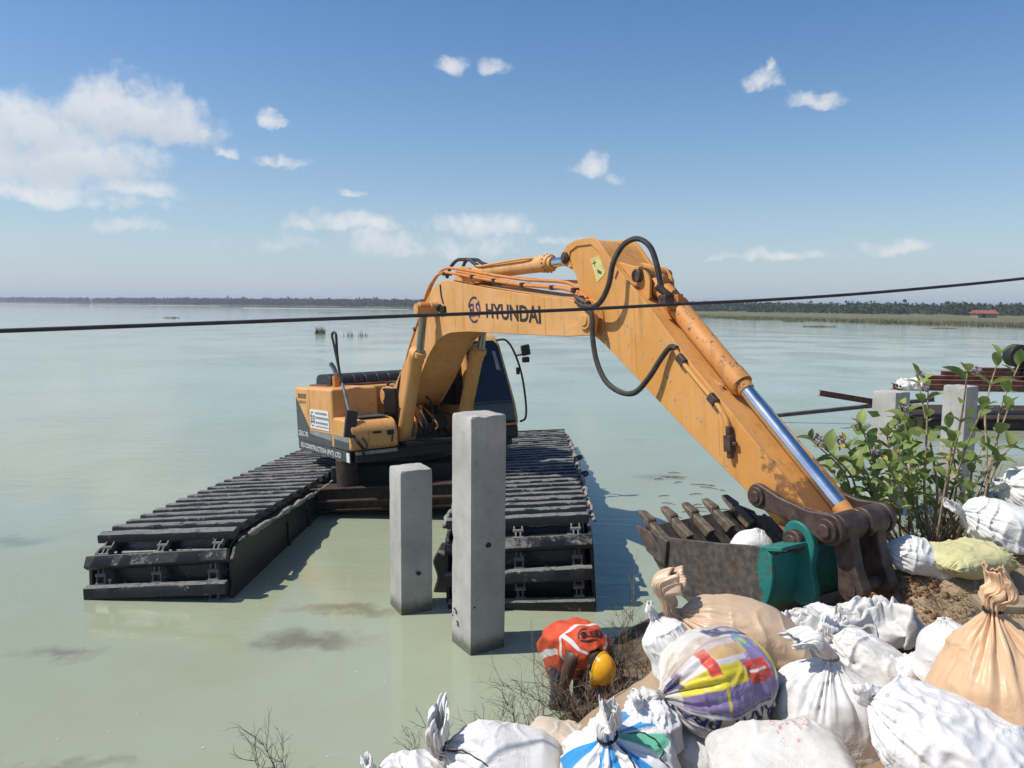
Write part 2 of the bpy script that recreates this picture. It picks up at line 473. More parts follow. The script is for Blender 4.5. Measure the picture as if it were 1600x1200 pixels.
M_YEL = mat_paint('excavator yellow paint', (.61, .308, .088), (.67, .365, .145), .10)
M_ARM = mat_paint('worn arm paint', (.60, .280, .066), (.66, .335, .105), .22, wear_axis=0, wear=(7.25, 8.25))
M_CYL = mat_paint('cylinder paint', (.57, .235, .055), (.62, .29, .09), .60)
M_PIPE = mat_paint('pipe paint', (.56, .20, .040), (.62, .27, .07), .55)
M_DKGREY = mat_simple('dark grey panel', (.055, .062, .062), .5, 0, .2, 6)
M_LTGREY = mat_simple('light grey band', (.23, .25, .24), .5, 0, .15, 6)
M_BLACK = mat_simple('black rubber', (.018, .018, .019), .55, 0, .3, 12)
M_HOSE = mat_simple('hydraulic hose', (.045, .040, .036), .6, 0, .4, 20)
M_CHASSIS = mat_simple('black greasy chassis', (.014, .013, .012), .5, 0, .4, 10)
M_RUST = mat_simple('rusty steel', (.155, .068, .040), .8, 0, .45, 9, .5)
M_BROWNSTEEL = mat_simple('rust brown pin steel', (.085, .058, .048), .55, .35, .4, 14, .35)
M_CHROME = mat_simple('chromed rod', (.70, .73, .78), .22, 1.0, .08, 5, 0)
M_CHROME2 = mat_simple('dull rod', (.30, .30, .28), .3, 1.0, .15, 9, 0)
M_GLASS = mat_flat('tinted cab glass', (.006, .008, .011), .06, .6)
M_TRACK = mat_mudsteel('muddy track steel', 1.0)
M_HULL = mat_mudsteel('muddy hull steel', .55, (.030, .028, .026))
M_MUD = mat_simple('dried pale mud', (.27, .255, .225), .9, 0, .3, 20, .8, .2, .015)
M_WHITE = mat_flat('white lettering', (.70, .70, .68))
M_INK = mat_flat('dark lettering', (.030, .028, .032))
M_BLUEINK = mat_flat('blue emblem', (.035, .035, .13))
M_YSTICK = mat_simple('faded warning sticker', (.58, .54, .20), .6, 0, .15, 12, 0)
M_WATER = mat_water(); M_GROUND = mat_ground()
M_TWIG = mat_simple('dry twig', (.235, .18, .125), .9, 0, .4, 30, 0, .1)
M_TWIG2 = mat_simple('brown brush', (.135, .095, .064), .9, 0, .5, 30, 0, .1)
M_GRASS = mat_simple('dead grass', (.40, .31, .18), .9, 0, .4, 6, 0, .1)
M_STEM = mat_simple('shrub stem', (.30, .235, .15), .8, 0, .35, 20, .2, .2)
M_LEAF = mat_leaf('shrub leaf', (.14, .22, .055), (.37, .44, .14))
M_LEAFY = mat_leaf('yellowing leaf', (.50, .36, .03), (.55, .42, .05))
M_FLOWER = mat_simple('mauve flower', (.30, .25, .28), .8, 0, .4, 60, 0, .1)
# ------------------------------------------------------------------ where each sandbag lies (needed for the soil under them)
# key: centre pixel + depth, axis toward the neck, half length, half width, half height, profile, lean of the tied end
SACKS = {
 'beige_lying': dict(c=(1160, 985, 4.15), ax=(-.94, .16, .16), a=.35, rw=.24, rh=.14, prof='lying', lean=(.16, -.05, 1.0), neck=.30),
 'printed': dict(c=(1112, 1060, 3.72), ax=(-.86, -.36, -.12), a=.30, rw=.265, rh=.245, prof='round', lean=(-.3, 0, .0), neck=.10),
 'white_tied': dict(c=(1292, 1112, 3.62), ax=(.0, -.03, 1), a=.27, rw=.262, rh=.262, prof='upright', lean=(-.95, .1, .30), neck=.22),
 'white_behind': dict(c=(1366, 1040, 4.05), ax=(-.55, .5, .25), a=.23, rw=.19, rh=.15, prof='lying', lean=(0, .2, .4), neck=.12),
 'blue_striped': dict(c=(972, 1212, 3.38), ax=(-.32, -.22, .92), a=.23, rw=.30, rh=.29, prof='upright', lean=(.10, .10, 1), neck=.17),
 'white_neck_up': dict(c=(792, 1192, 3.92), ax=(-.98, .05, .18), a=.33, rw=.24, rh=.175, prof='lying', lean=(.16, 0, 1), neck=.26),
 'white_corner': dict(c=(648, 1212, 3.95), ax=(-.9, -.2, .15), a=.20, rw=.16, rh=.10, prof='lying', lean=(-.2, 0, .5), neck=.12),
 'red_print': dict(c=(1222, 1203, 3.06), ax=(.93, -.12, .16), a=.295, rw=.25, rh=.145, prof='pillow', lean=(0, 0, 0), neck=.0),
 'clear_white': dict(c=(1488, 1172, 2.82), ax=(-.72, .55, .30), a=.31, rw=.24, rh=.17, prof='lying', lean=(0, .2, .3), neck=.06),
 'beige_upright': dict(c=(1562, 1066, 3.22), ax=(-.14, .03, 1), a=.315, rw=.285, rh=.275, prof='tall', lean=(.08, .02, 1), neck=.20),
 'white_small': dict(c=(1482, 1018, 3.72), ax=(-.15, .1, 1), a=.17, rw=.135, rh=.13, prof='upright', lean=(-.2, 0, .6), neck=.0),
 'far_white': dict(c=(1436, 874, 5.4), ax=(-.92, .1, .28), a=.24, rw=.18, rh=.13, prof='lying', lean=(-.6, .1, .6), neck=.17),
 'far_yellow': dict(c=(1502, 872, 5.35), ax=(.9, .3, .0), a=.27, rw=.22, rh=.115, prof='pillow', lean=(0, 0, 0), neck=0),
 'far_white_big': dict(c=(1572, 822, 5.6), ax=(-.85, .15, .25), a=.32, rw=.24, rh=.17, prof='lying', lean=(-.5, 0, .4), neck=.12),
 'far_white_edge': dict(c=(1612, 768, 6.0), ax=(-.9, 0, .2), a=.22, rw=.2, rh=.16, prof='lying', lean=(-.4, 0, .3), neck=.08),
 'small_ruffled': dict(c=(1048, 1012, 3.98), ax=(-.45, .2, .75), a=.17, rw=.13, rh=.12, prof='upright', lean=(-.2, .1, .8), neck=.08),
 'tuck_white': dict(c=(1015, 1128, 3.55), ax=(-.3, -.2, .6), a=.12, rw=.13, rh=.11, prof='upright', lean=(-.4, 0, .5), neck=.07),
 'beige_low': dict(c=(880, 1152, 4.15), ax=(-.9, .3, .0), a=.20, rw=.14, rh=.09, prof='pillow', lean=(0, 0, 0), neck=0),
 'edge_white': dict(c=(1612, 1185, 3.0), ax=(-.6, .5, .2), a=.24, rw=.2, rh=.15, prof='pillow', lean=(0, 0, 0), neck=0),
 'gap_white': dict(c=(1075, 1178, 3.62), ax=(-.8, .3, .2), a=.20, rw=.16, rh=.13, prof='pillow', lean=(0, 0, 0), neck=0),
 'under_white': dict(c=(1395, 1135, 3.7), ax=(-.2, .9, .1), a=.25, rw=.2, rh=.15, prof='pillow', lean=(0, 0, 0), neck=0),
}
MOUNDS = []
for _k, _s in SACKS.items():
    _c = at(*_s['c']); _up = abs(vnorm(_s['ax'])[2]) > .6
    _zb = _c[2] - (_s['a'] if _up else _s['rh']) * .93
    MOUNDS.append((_c[0], _c[1], _s['rw'] * .7, _zb))
# ------------------------------------------------------------------ setting
SHX = [-60, -20, -3, -1, -.3, .2, .7, .98, 1.6, 3, 5, 9, 14, 60]
SHY = [-6, 2, 4.0, 4.4, 4.75, 5.15, 6.1, 6.9, 7.6, 8.1, 8.9, 11, 13.5, 34]
_seg = np.array(list(zip(SHX, SHY)), float)
def shore_s(x, y):
    x = np.asarray(x, float); y = np.asarray(y, float)
    d = np.full(x.shape, 1e9)
    for a, b in zip(_seg[:-1], _seg[1:]):
        ab = b - a; t = np.clip(((x - a[0]) * ab[0] + (y - a[1]) * ab[1]) / (ab @ ab), 0, 1)
        d = np.minimum(d, np.hypot(x - a[0] - t * ab[0], y - a[1] - t * ab[1]))
    return np.where(y < np.interp(x, SHX, SHY), d, -d)
def ground_z(x, y, rough=True):
    x = np.asarray(x, float); y = np.asarray(y, float)
    s = shore_s(x, y)
    z = np.interp(s, [-30, -6, -2, -.5, 0, .5, 1, 1.5, 2, 3, 4, 8, 60], [-1.6, -1.5, -.8, -.2, 0, .20, .40, .60, .78, 1.05, 1.24, 1.42, 1.5])
    for (mx, my, mr, mz) in MOUNDS:
        dd = np.maximum(0, np.hypot(x - mx, y - my) - mr)
        z = np.maximum(z, mz + .01 - .85 * dd - .35 * dd * dd)
    z = z - .13 * np.exp(-((x - 1.9) ** 2 + (y - 5.55) ** 2) / .35)
    if rough:
        p = np.stack([x, y, 0 * x], -1); k = sstep(s, -.2, .6)
        z = z + k * (.07 * fbm(p * .9, 3) + .03 * fbm(p * 4.1 + 9, 3) + .012 * ridge(p * 13 + 3, 2) * sstep(s, .2, 1.2))
    return z
def gz(x, y): return float(ground_z(np.array([x]), np.array([y]))[0])
def gnd(u, v):
    d = ray(u, v); t = np.linspace(1.0, 12, 1200); P = CAMP + d[None] * t[:, None]
    k = np.argmax(P[:, 2] < ground_z(P[:, 0], P[:, 1], True)); return P[k]

def grid_mesh(name, xs, ys, zf):
    X, Y = np.meshgrid(xs, ys, indexing='ij'); Z = zf(X, Y)
    nx, ny = len(xs), len(ys)
    vs = np.stack([X, Y, Z], -1).reshape(-1, 3)
    i = np.arange(nx * ny).reshape(nx, ny)
    fs = np.stack([i[:-1, :-1], i[1:, :-1], i[1:, 1:], i[:-1, 1:]], -1).reshape(-1, 4)
    me = bpy.data.meshes.new(name); me.from_pydata(vs.tolist(), [], fs.tolist()); me.update(); me.shade_smooth()
    return me

xs = np.concatenate([[-2300, -800, -250, -80, -40, -20, -10, -6], np.arange(-4, 7.5, .05), np.arange(7.5, 16, .4), [18, 22, 30, 45, 80, 250, 800, 2300]])
ys = np.concatenate([[-280, -100, -40, -15, -6, -2, 0], np.arange(1.2, 9.2, .05), np.arange(9.2, 16, .4), [18, 22, 30, 45, 80, 250, 800, 2300]])
tag(link('ground', grid_mesh('ground', xs, ys, ground_z), None, M_GROUND), kind='structure')
wm = MB(); wm.add([(-2300, -280, 0), (2300, -280, 0), (2300, 2300, 0), (-2300, 2300, 0)], [(0, 1, 2, 3)])
tag(wm.build('water', M_WATER), kind='structure')

# far shore
def shore_d(u):
    return np.interp(u, [-800, 0, 300, 640, 1000, 1075, 1250, 1400, 1600, 2200], [1100, 900, 620, 480, 330, 200, 165, 142, 122, 95])
def edge_pt(u, extra=0.0):
    d = shore_d(u) + extra; q = ray(u, 480)
    return np.array([q[0] / q[1] * d, d])
def mat_far():
    m, N, b = material('far shore grass'); co = wpos(N)
    n = N.noise(co, .05, 5, .6); n2 = N.noise(co, .6, 4, .6)
    c = N.mix(N.ss(n, .4, .62), (.135, .130, .065), (.20, .175, .10)); c = N.mix(N.ss(n2, .5, .7), c, (.09, .10, .045))
    N.put(b.inputs['Base Color'], c); b.inputs['Roughness'].default_value = .95; b.inputs['Specular IOR Level'].default_value = .1
    return m
M_FAR = mat_far()
rows = []; us = list(range(-700, 2300, 20))
rnd = random.Random(3)
vs = []; 
for u in us:
    j = rnd.uniform(0, .06) * shore_d(u)
    for ex, z in ((0, -.4), (3, .10), (12, .45), (60, .8), (700, 1.2)):
        p = edge_pt(u, ex + j); vs.append((p[0], min(p[1], 2200), z))
fs = []
for i in range(len(us) - 1):
    for k in range(4):
        a = i * 5 + k; fs.append((a, a + 5, a + 6, a + 1))
fb = MB(); fb.add(vs, fs); tag(fb.build('far_shore', M_FAR, smooth='all'), kind='structure')

# pale sand bars lying off the far shore
M_SAND = mat_simple('pale sand', (.42, .39, .33), .9, 0, .15, .3, 0, .1)
for k, (u0, u1, v, lab) in enumerate([(-60, 120, 474.2, 'long pale sand bar at the left edge below the distant trees'), (150, 345, 476.5, 'pale sand bar in the water below the far treeline, second from the left'),
                                      (380, 640, 481.5, 'thin pale sand bar in front of the distant trees beside the boom')]):
    mb = MB(); n = 24; top = []; bot = []
    for i in range(n + 1):
        t = i / n; u = u0 + (u1 - u0) * t; vv = v + (u - u0) * .0085
        w = math.sin(math.pi * t) ** .6 * (1 + .5 * rnd.uniform(-1, 1))
        a = at_z(u, vv - .9 * w - .02, .0); b_ = at_z(u, vv + .9 * w + .02, .0)
        top.append((a[0], a[1], .03)); bot.append((b_[0], b_[1], .03))
    top_z = [(p[0], p[1], -.3) for p in top]; bot_z = [(p[0], p[1], -.3) for p in bot]
    mid = [((p[0] + q[0]) / 2, (p[1] + q[1]) / 2, .22) for p, q in zip(top, bot)]
    vs = top_z + mid + bot_z; m_ = n + 1
    fs = [(i, i + 1, i + 1 + m_, i + m_) for i in range(n)] + [(i + m_, i + 1 + m_, i + 1 + 2 * m_, i + 2 * m_) for i in range(n)]
    mb.add(vs, [f[::-1] for f in fs]); tag(mb.build('sand_bar', M_SAND, smooth='all'), kind='structure')

def crown(mb, c, rx, rz, n, size, rng):
    for _ in range(n):
        th = rng.uniform(0, 6.283); zz = rng.uniform(-1, 1); rr = math.sqrt(max(0, 1 - zz * zz)) * rng.uniform(.55, 1.05)
        p = Vector((c[0] + rx * rr * math.cos(th), c[1] + rx * rr * math.sin(th), c[2] + rz * zz))
        a = Vector((rng.uniform(-1, 1), rng.uniform(-1, 1), rng.uniform(-1, 1))).normalized() * size * rng.uniform(.5, 1.2)
        b_ = a.cross(Vector((rng.uniform(-1, 1), rng.uniform(-1, 1), rng.uniform(-1, 1)))).normalized() * size * rng.uniform(.5, 1.1)
        mb.add([p - a, p + b_, p + a, p - b_], [(0, 1, 2, 3)])
def palm(mb_t, mb_c, x, y, z0, h, rng, n=18):
    mb_t.tube([(x, y, z0), (x + h * .03, y, z0 + h * .5), (x, y, z0 + h * .86)], [.18, .14, .12], 6)
    for _ in range(n):
        th = rng.uniform(0, 6.283); el = rng.uniform(-.5, 1.3); L = h * .17
        d = Vector((math.cos(th) * math.cos(el), math.sin(th) * math.cos(el), math.sin(el)))
        s_ = d.cross(Vector((0, 0, 1))).normalized() * L * .45
        p = Vector((x, y, z0 + h * .88)); mb_c.add([p, p + d * L * .6 + s_, p + d * L + Vector((0, 0, -.05 * h)), p + d * L * .6 - s_], [(0, 1, 2, 3)])
M_FTREE = mat_simple('distant foliage', (.050, .062, .030), .9, 0, .45, .35, 0, .1)
M_FTREE2 = mat_simple('far shore foliage', (.050, .066, .026), .9, 0, .5, .5, 0, .1)
M_TRUNK = mat_simple('palm trunk', (.10, .085, .065), .9, 0, .2, 3, 0, .1)
for name, u0, u1, nt, hts, lab, mt in (('treeline', -120, 1010, 1150, (4.0, 5.0), 'hazy grey-green treeline along the distant left shore', M_FTREE),
                                       ('treeline', 1000, 1720, 620, (2.9, 3.9), 'green wooded strip along the nearer right-hand far shore', M_FTREE2)):
    rng = random.Random(len(lab)); mb = MB()
    for i in range(nt):
        u = rng.uniform(u0, u1); far = name and u < 1010
        ex = rng.uniform(18, 90) if far else rng.uniform(110, 210) * (1.0 if u < 1300 else .95)
        p = edge_pt(u, ex); h = rng.uniform(*hts) * (1.0 if rng.random() < .9 else 1.18)
        rx = rng.uniform(1.6, 3.2) * (1.6 if far else .9)
        crown(mb, (p[0], p[1], .8 + h * .48), rx, h * .50, 46, .75 if far else .45, rng)
        if rng.random() < .10:
            palm(mb, mb, p[0], p[1], .6, h * 1.28, rng, 12)
    tag(mb.build(name, mt), lab, 'trees', kind='stuff')

# the one palm that stands clear of the right-hand trees
q = edge_pt(1413, 150); rng = random.Random(5); t_ = MB(); c_ = MB()
pr = empty('palm_tree', (q[0], q[1], .6)); tag(pr, 'single tall palm rising above the trees on the right far shore', 'palm tree')
palm(t_, c_, 0, 0, 0, 5.6, rng, 34)
t_.build('trunk', M_TRUNK, pr); c_.build('crown', M_FTREE2, pr)

# hut with a red roof on the right-hand shore
q = edge_pt(1538, 60); hh = empty('hut', (q[0], q[1], .75)); tag(hh, 'small hut with red-orange roof among trees on the right far shore', 'hut')
hb = MB(); hb.box((0, 0, .55), (4.6, 3, 1.1)); hb.build('wall', mat_flat('hut wall', (.30, .22, .17)), hh)
hb = MB(); hb.prism([(-1.9, 1.05), (0, 1.85), (1.9, 1.05)], -2.7, 2.7, 0); hb.build('roof', mat_simple('red roof', (.30, .095, .06), .8, 0, .2, 2, 0), hh)
hb = MB(); hb.box((-.9, -1.52, .5), (.9, .05, .9)); hb.build('door', mat_flat('hut door', (.05, .04, .035)), hh)

# reed belt along the right-hand shore, and clumps standing in the water
M_REED = mat_simple('reeds', (.135, .135, .060), .9, 0, .4, .25, 0, .1)
def blades(mb, x, y, z, h, w, rng, lean=.25):
    th = rng.uniform(0, 6.283); dx, dy = math.cos(th) * w, math.sin(th) * w
    lx, ly = rng.uniform(-lean, lean) * h, rng.uniform(-lean, lean) * h
    mb.add([(x - dx, y - dy, z), (x + dx, y + dy, z), (x + lx, y + ly, z + h)], [(0, 1, 2)])
rng = random.Random(11); mb = MB()
for i in range(15000):
    u = rng.uniform(1040, 1720); p = edge_pt(u, abs(rng.gauss(0, 22)) + rng.uniform(-1, 3))
    blades(mb, p[0], p[1], .0, rng.uniform(.25, .8), .10, rng)
tag(mb.build('reeds', M_REED), 'belt of green-brown reeds along the right far waterline', 'reeds', kind='stuff')
clumps = [(500, 521, .55, 1.05, 130, 'tallest dark reed clump standing in the lake behind the excavator'), (545, 525, .5, .75, 22, 'sparse thin reeds standing beside the tall reed clump'),
          (567, 525, .5, .9, 26, 'sparse thin reeds nearest the boom in open water'), (268, 497, 1.6, .5, 90, 'low reed clump far out in the water on the left'),
          (515, 489, 4.0, .35, 120, 'low dark weed patch below the far treeline'),
          (1174, 500, 3.4, .55, 260, 'grass clump in the water nearest the arm on the right shore'), (1240, 503, 2.2, .5, 200, 'small grass clump in the water, second from the arm'),
          (1281, 511, 2.6, .45, 220, 'grass clump standing farthest out from the right shore'), (1397, 507, 3.0, .5, 220, 'grass clump hugging the right shore below the palm'),
          (1475, 513.5, 2.0, .35, 160, 'faint low weed clump below the red-roofed hut')]
for (u, v, w, h, n, lab) in clumps:
    p = at_z(u, v, 0); mb = MB(); rng = random.Random(u)
    for i in range(n):
        a = rng.uniform(0, 6.283); r_ = w * math.sqrt(rng.random())
        blades(mb, r_ * math.cos(a), r_ * math.sin(a) * .6, -.05, h * rng.uniform(.4, 1.1) * (1 - .4 * r_ / w), .018 + .02 * w, rng, .35)
    o = mb.build('reed_clump', M_REED); o.location = (p[0], p[1], 0); tag(o, lab, 'reeds', 'reed clumps in the lake', 'stuff' if n < 30 else None)

# haze over the lake
hz = MB(); hz.box((0, 1010, 6.0), (4800, 2740, 16.5))
hm = bpy.data.materials.new('lake haze'); hm.use_nodes = True; hm.node_tree.nodes.clear()
_o = hm.node_tree.nodes.new('ShaderNodeOutputMaterial'); _v = hm.node_tree.nodes.new('ShaderNodeVolumePrincipled')
_v.inputs['Density'].default_value = .00055; _v.inputs['Color'].default_value = (.80, .88, 1, 1); _v.inputs['Anisotropy'].default_value = .2
hm.node_tree.links.new(_v.outputs[0], _o.inputs['Volume'])
HAZE = tag(hz.build('haze', hm), kind='stuff')

# ------------------------------------------------------------------ concrete pillars
def pillar(label, base, theta, a, ztop, seed, holes=(), zbot=-.9):
    """square precast pile; faces subdivided so that edges and head can be uneven"""
    root = empty('concrete_pillar', (base[0], base[1], 0)); tag(root, label, 'pillar', 'square concrete pillars')
    bm = bmesh.new()
    nz = 40
    ring = []
    k = 10
    pts2 = [(i / k, 0) for i in range(k)] + [(1, i / k) for i in range(k)] + [(1 - i / k, 1) for i in range(k)] + [(0, 1 - i / k) for i in range(k)]
    ct, st = math.cos(theta), math.sin(theta)
    V = []
    for j in range(nz + 1):
        z = zbot + (ztop - zbot) * (j / nz) ** .8
        row = []
        for (p, q) in pts2:
            # rounded arris
            pp, qq = p, q
            c = np.array([p * ct - q * st, p * st + q * ct]) * a
            row.append((c[0], c[1], z))
        V.append(row)
    A = np.array(V)
    cen = np.array([(.5 * ct - .5 * st) * a, (.5 * st + .5 * ct) * a, 0])
    P = A + seed * 5
    n = .0014 * fbm(P * 6, 3)
    corner = np.array([1.0 if (i % k == 0) else 0.0 for i in range(4 * k)])
    chip = np.clip(fbm(P * 16 + 40, 3) - .42, 0, 1) * .03 + .003
    chip = chip + np.clip(fbm(P * 11 + 70, 3) + .15, 0, 1) * .022 * sstep(A[..., 2], ztop - .10, ztop)
    dirv = (A - cen); dirv[..., 2] = 0; dirv /= np.linalg.norm(dirv, axis=2)[..., None]
    A = A + dirv * (n[..., None]) - dirv * (chip * corner[None])[..., None] - dirv * (np.clip(fbm(P * 13 + 5, 3) - .1, 0, 1) * .012 * sstep(A[..., 2], ztop - .05, ztop))[..., None]
    # broken head: lower the rim a little unevenly
    rim = np.clip(fbm(P[-1] * 7 + 13, 3), -.2, 1) * .018
    A[-1, :, 2] -= np.abs(rim) + corner * 0; A[-1, :, :2] = cen[:2] + (A[-1, :, :2] - cen[:2]) * .965
    A[-2, :, 2] = A[-1, :, 2] - .018
    vs = A.reshape(-1, 3).tolist(); m = 4 * k; fs = []
    for j in range(nz):
        for i in range(m):
            fs.append((j * m + i, j * m + (i + 1) % m, (j + 1) * m + (i + 1) % m, (j + 1) * m + i))
    # head
    base_i = nz * m; prev = list(range(base_i, base_i + m))
    for s_ in (.75, .45, .18):
        idx = []
        for i in range(m):
            p = cen + (A[-1, i] - cen) * np.array([s_, s_, 0]); zz = A[-1, :, 2].mean() + .006 + .014 * float(fbm(np.array([p * 8 + seed]), 3)[0])
            vs.append((p[0], p[1], zz)); idx.append(len(vs) - 1)
        fs += [(prev[i], prev[(i + 1) % m], idx[(i + 1) % m], idx[i]) for i in range(m)]; prev = idx
    fs.append(tuple(prev))
    bm.free()
    mb = MB(); mb.add(vs, fs)
    mb.build('shaft', mat_concrete('concrete %d' % seed, seed=seed), root, smooth=28)
    # lifting-hole and honeycomb patches: dark ragged hollows in the face
    for (face, s_, z, r_) in holes:
        hb = MB(); rg = random.Random(int(z * 100) + seed)
        ex = np.array([ct, st, 0]) if face == 'r' else np.array([-st, ct, 0]); nn = np.array([st, -ct, 0]) if face == 'r' else np.array([-ct, -st, 0])
        n_ = 14; ring = []
        c0 = ex * s_ * a + np.array([0, 0, z])
        vs = []
        for kk, (rr, dd) in enumerate(((1.0, .0075), (.72, .0065), (.0, .0055))):
            for i in range(n_ if rr else 1):
                th = 6.283 * i / n_; q_ = r_ * rr * (1 + rg.uniform(-.25, .25))
                vs.append(c0 + ex * q_ * math.cos(th) + np.array([0, 0, 1]) * q_ * .8 * math.sin(th) + nn * dd)
        fs = [(i, (i + 1) % n_, n_ + (i + 1) % n_, n_ + i) for i in range(n_)] + [(n_ + i, n_ + (i + 1) % n_, 2 * n_) for i in range(n_)]
        hb.add(vs, fs); hb.build('cast_hole', M_INK, root, smooth='all')
    return root
b0 = at_z(735, 1025, 0); zt = at(735, 652, b0[1])[2]
pillar('tallest grey concrete pillar standing in the water before the excavator', b0, math.radians(32), .355, zt, 1, [('r', .50, at(765, 851, b0[1] + .1)[2], .030), ('r', .10, .44, .012)] + [('l', .80 + .16 * math.sin(k * 2.3), .27 + .07 * math.cos(k * 1.7), .008 + .004 * (k % 3)) for k in range(9)])
hb = None
b0 = at_z(627, 962, 0); zt = at(627, 737, b0[1])[2]
pillar('shorter grey concrete pillar left of the tall one', b0, math.radians(28), .335, zt, 2, [('r', .55, at(652, 895, b0[1] + .1)[2], .030)])
b0 = at(1389, 800, 11.2); zt = at(1389, 614, 11.2)[2]
pillar('concrete pillar behind the leafy shrub, the one nearer the arm', b0, math.radians(32), .37, zt, 3)
b0 = at(1497, 800, 12.2); zt = at(1497, 605, 12.2)[2]
pillar('concrete pillar behind the leafy shrub, near the rusty steel stack', b0, math.radians(32), .37, zt, 4)
# ------------------------------------------------------------------ amphibious excavator
EX_C = (-1.768, 12.497, 0.813)
_T = Matrix.Rotation(math.radians(-3.351), 4, 'Y') @ Matrix.Rotation(math.radians(-3.487), 4, 'X')
MU = _T @ Matrix.Rotation(math.radians(-1.958), 4, 'Z')          # undercarriage: x right, y away, z up
MH = _T @ Matrix.Rotation(math.radians(-59.404), 4, 'Z')         # house: x forward, y left, z up
EXC = empty('amphibious_excavator', EX_C)
tag(EXC, 'yellow amphibious excavator on two black muddy pontoon tracks in the water', 'excavator')
def hpart(mb, name, mat, bevel=None, parent=None, smooth=None, **k):
    if parent is None: return mb.build(name, mat, EXC, smooth, bevel, MH, **k)
    return mb.build(name, mat, parent, smooth, bevel, **k)
def poly_in(poly, d):
    n = len(poly); out = []
    ar = sum(poly[i][0] * poly[(i + 1) % n][1] - poly[(i + 1) % n][0] * poly[i][1] for i in range(n)); sg = 1 if ar > 0 else -1
    for i in range(n):
        p0, p1, p2 = Vector(poly[i - 1]), Vector(poly[i]), Vector(poly[(i + 1) % n])
        a = (p1 - p0).normalized(); b = (p2 - p1).normalized()
        na = Vector((-a.y, a.x)) * sg; nb = Vector((-b.y, b.x)) * sg
        m = (na + nb); m = m / max(.5, m.length_squared / 2) if m.length > .1 else na
        out.append(tuple(p1 + m * d))
    return out
def round_poly(poly, r=.06, k=4):
    out = []; n = len(poly)
    for i in range(n):
        p0, p1, p2 = Vector(poly[i - 1]), Vector(poly[i]), Vector(poly[(i + 1) % n])
        ra = min(r, (p0 - p1).length * .45); rb = min(r, (p2 - p1).length * .45)
        a = p1 + (p0 - p1).normalized() * ra; b = p1 + (p2 - p1).normalized() * rb
        for j in range(k + 1):
            t = j / k; out.append(tuple(a * (1 - t) ** 2 + p1 * 2 * t * (1 - t) + b * t * t))
    return out

# ---- pontoons and tracks
def noisy_bar(L, seed, w=.118, h=.085, n=30):
    xs_ = np.linspace(-L / 2, L / 2, n + 1); sec = [(-w * .62, 0), (w * .62, 0), (w * .56, h * .8), (w * .46, h), (-w * .46, h), (-w * .56, h * .8)]
    vs = []; m = len(sec)
    for x in xs_:
        for k, (a, b) in enumerate(sec):
            q = np.array([[x * 4 + seed * 7, a * 20 + k, seed * 3.3]])
            dn = float(fbm(q, 3)[0])
            vs.append((x, a + dn * .004, b + (dn * .006 if b > 0 else 0)))
    fs = [(i * m + k, i * m + (k + 1) % m, (i + 1) * m + (k + 1) % m, (i + 1) * m + k) for i in range(n) for k in range(m)]
    fs += [tuple(range(m))[::-1], tuple(range(n * m, n * m + m))]
    mb = MB(); mb.add(vs, [f[::-1] for f in fs]); me = mb.mesh('track_shoe', 50); me.materials.append(M_TRACK); return me
M_HULLB = mat_mudsteel('deep black hull', .1, (.010, .010, .010))  # blacker than the side walls, painting the dark of the gaps between shoes
SHOES = [noisy_bar(1.50, s) for s in range(5)]
PATH = [(4.75, -.88), (4.62, -.66), (4.35, -.48), (4.1, -.405)] + [(y, -.405) for y in np.arange(3.8, -4.2, -.3)] + [(-4.38, -.405), (-4.52, -.43), (-4.64, -.51), (-4.72, -.64), (-4.75, -.84), (-4.76, -1.1), (-4.74, -1.35), (-4.62, -1.58)]
_pl = [0.0]
for a, b in zip(PATH[:-1], PATH[1:]): _pl.append(_pl[-1] + math.hypot(b[0] - a[0], b[1] - a[1]))
def on_path(s):
    s = min(max(s, 0), _pl[-1] - 1e-4); i = max(j for j in range(len(_pl)) if _pl[j] <= s); i = min(i, len(PATH) - 2)
    t = (s - _pl[i]) / (_pl[i + 1] - _pl[i]); a, b = PATH[i], PATH[i + 1]
    p = (a[0] + (b[0] - a[0]) * t, a[1] + (b[1] - a[1]) * t)
    # smoothed tangent
    j0, j1 = max(i - 1, 0), min(i + 2, len(PATH) - 1)
    ta = Vector((b[0] - a[0], b[1] - a[1])).normalized()
    return p, ta
def mud_strip(p0, p1, r, seed, n=70, side=(0, 0)):
    pts = []; rs = []
    p0, p1 = Vector(p0), Vector(p1)
    for i in range(n + 1):
        t = i / n; q = np.array([[t * (p1 - p0).length * 3.1, seed * 5.1, 2.0]]); d = float(fbm(q, 4)[0]); e = float(fbm(q * 2.7 + 31, 3)[0])
        pts.append(p0.lerp(p1, t) + Vector((e * .02, 0, d * .018))); rs.append(max(.006, r * (1 + 1.1 * d)))
    mb = MB(); mb.tube(pts, rs, 7); return mb
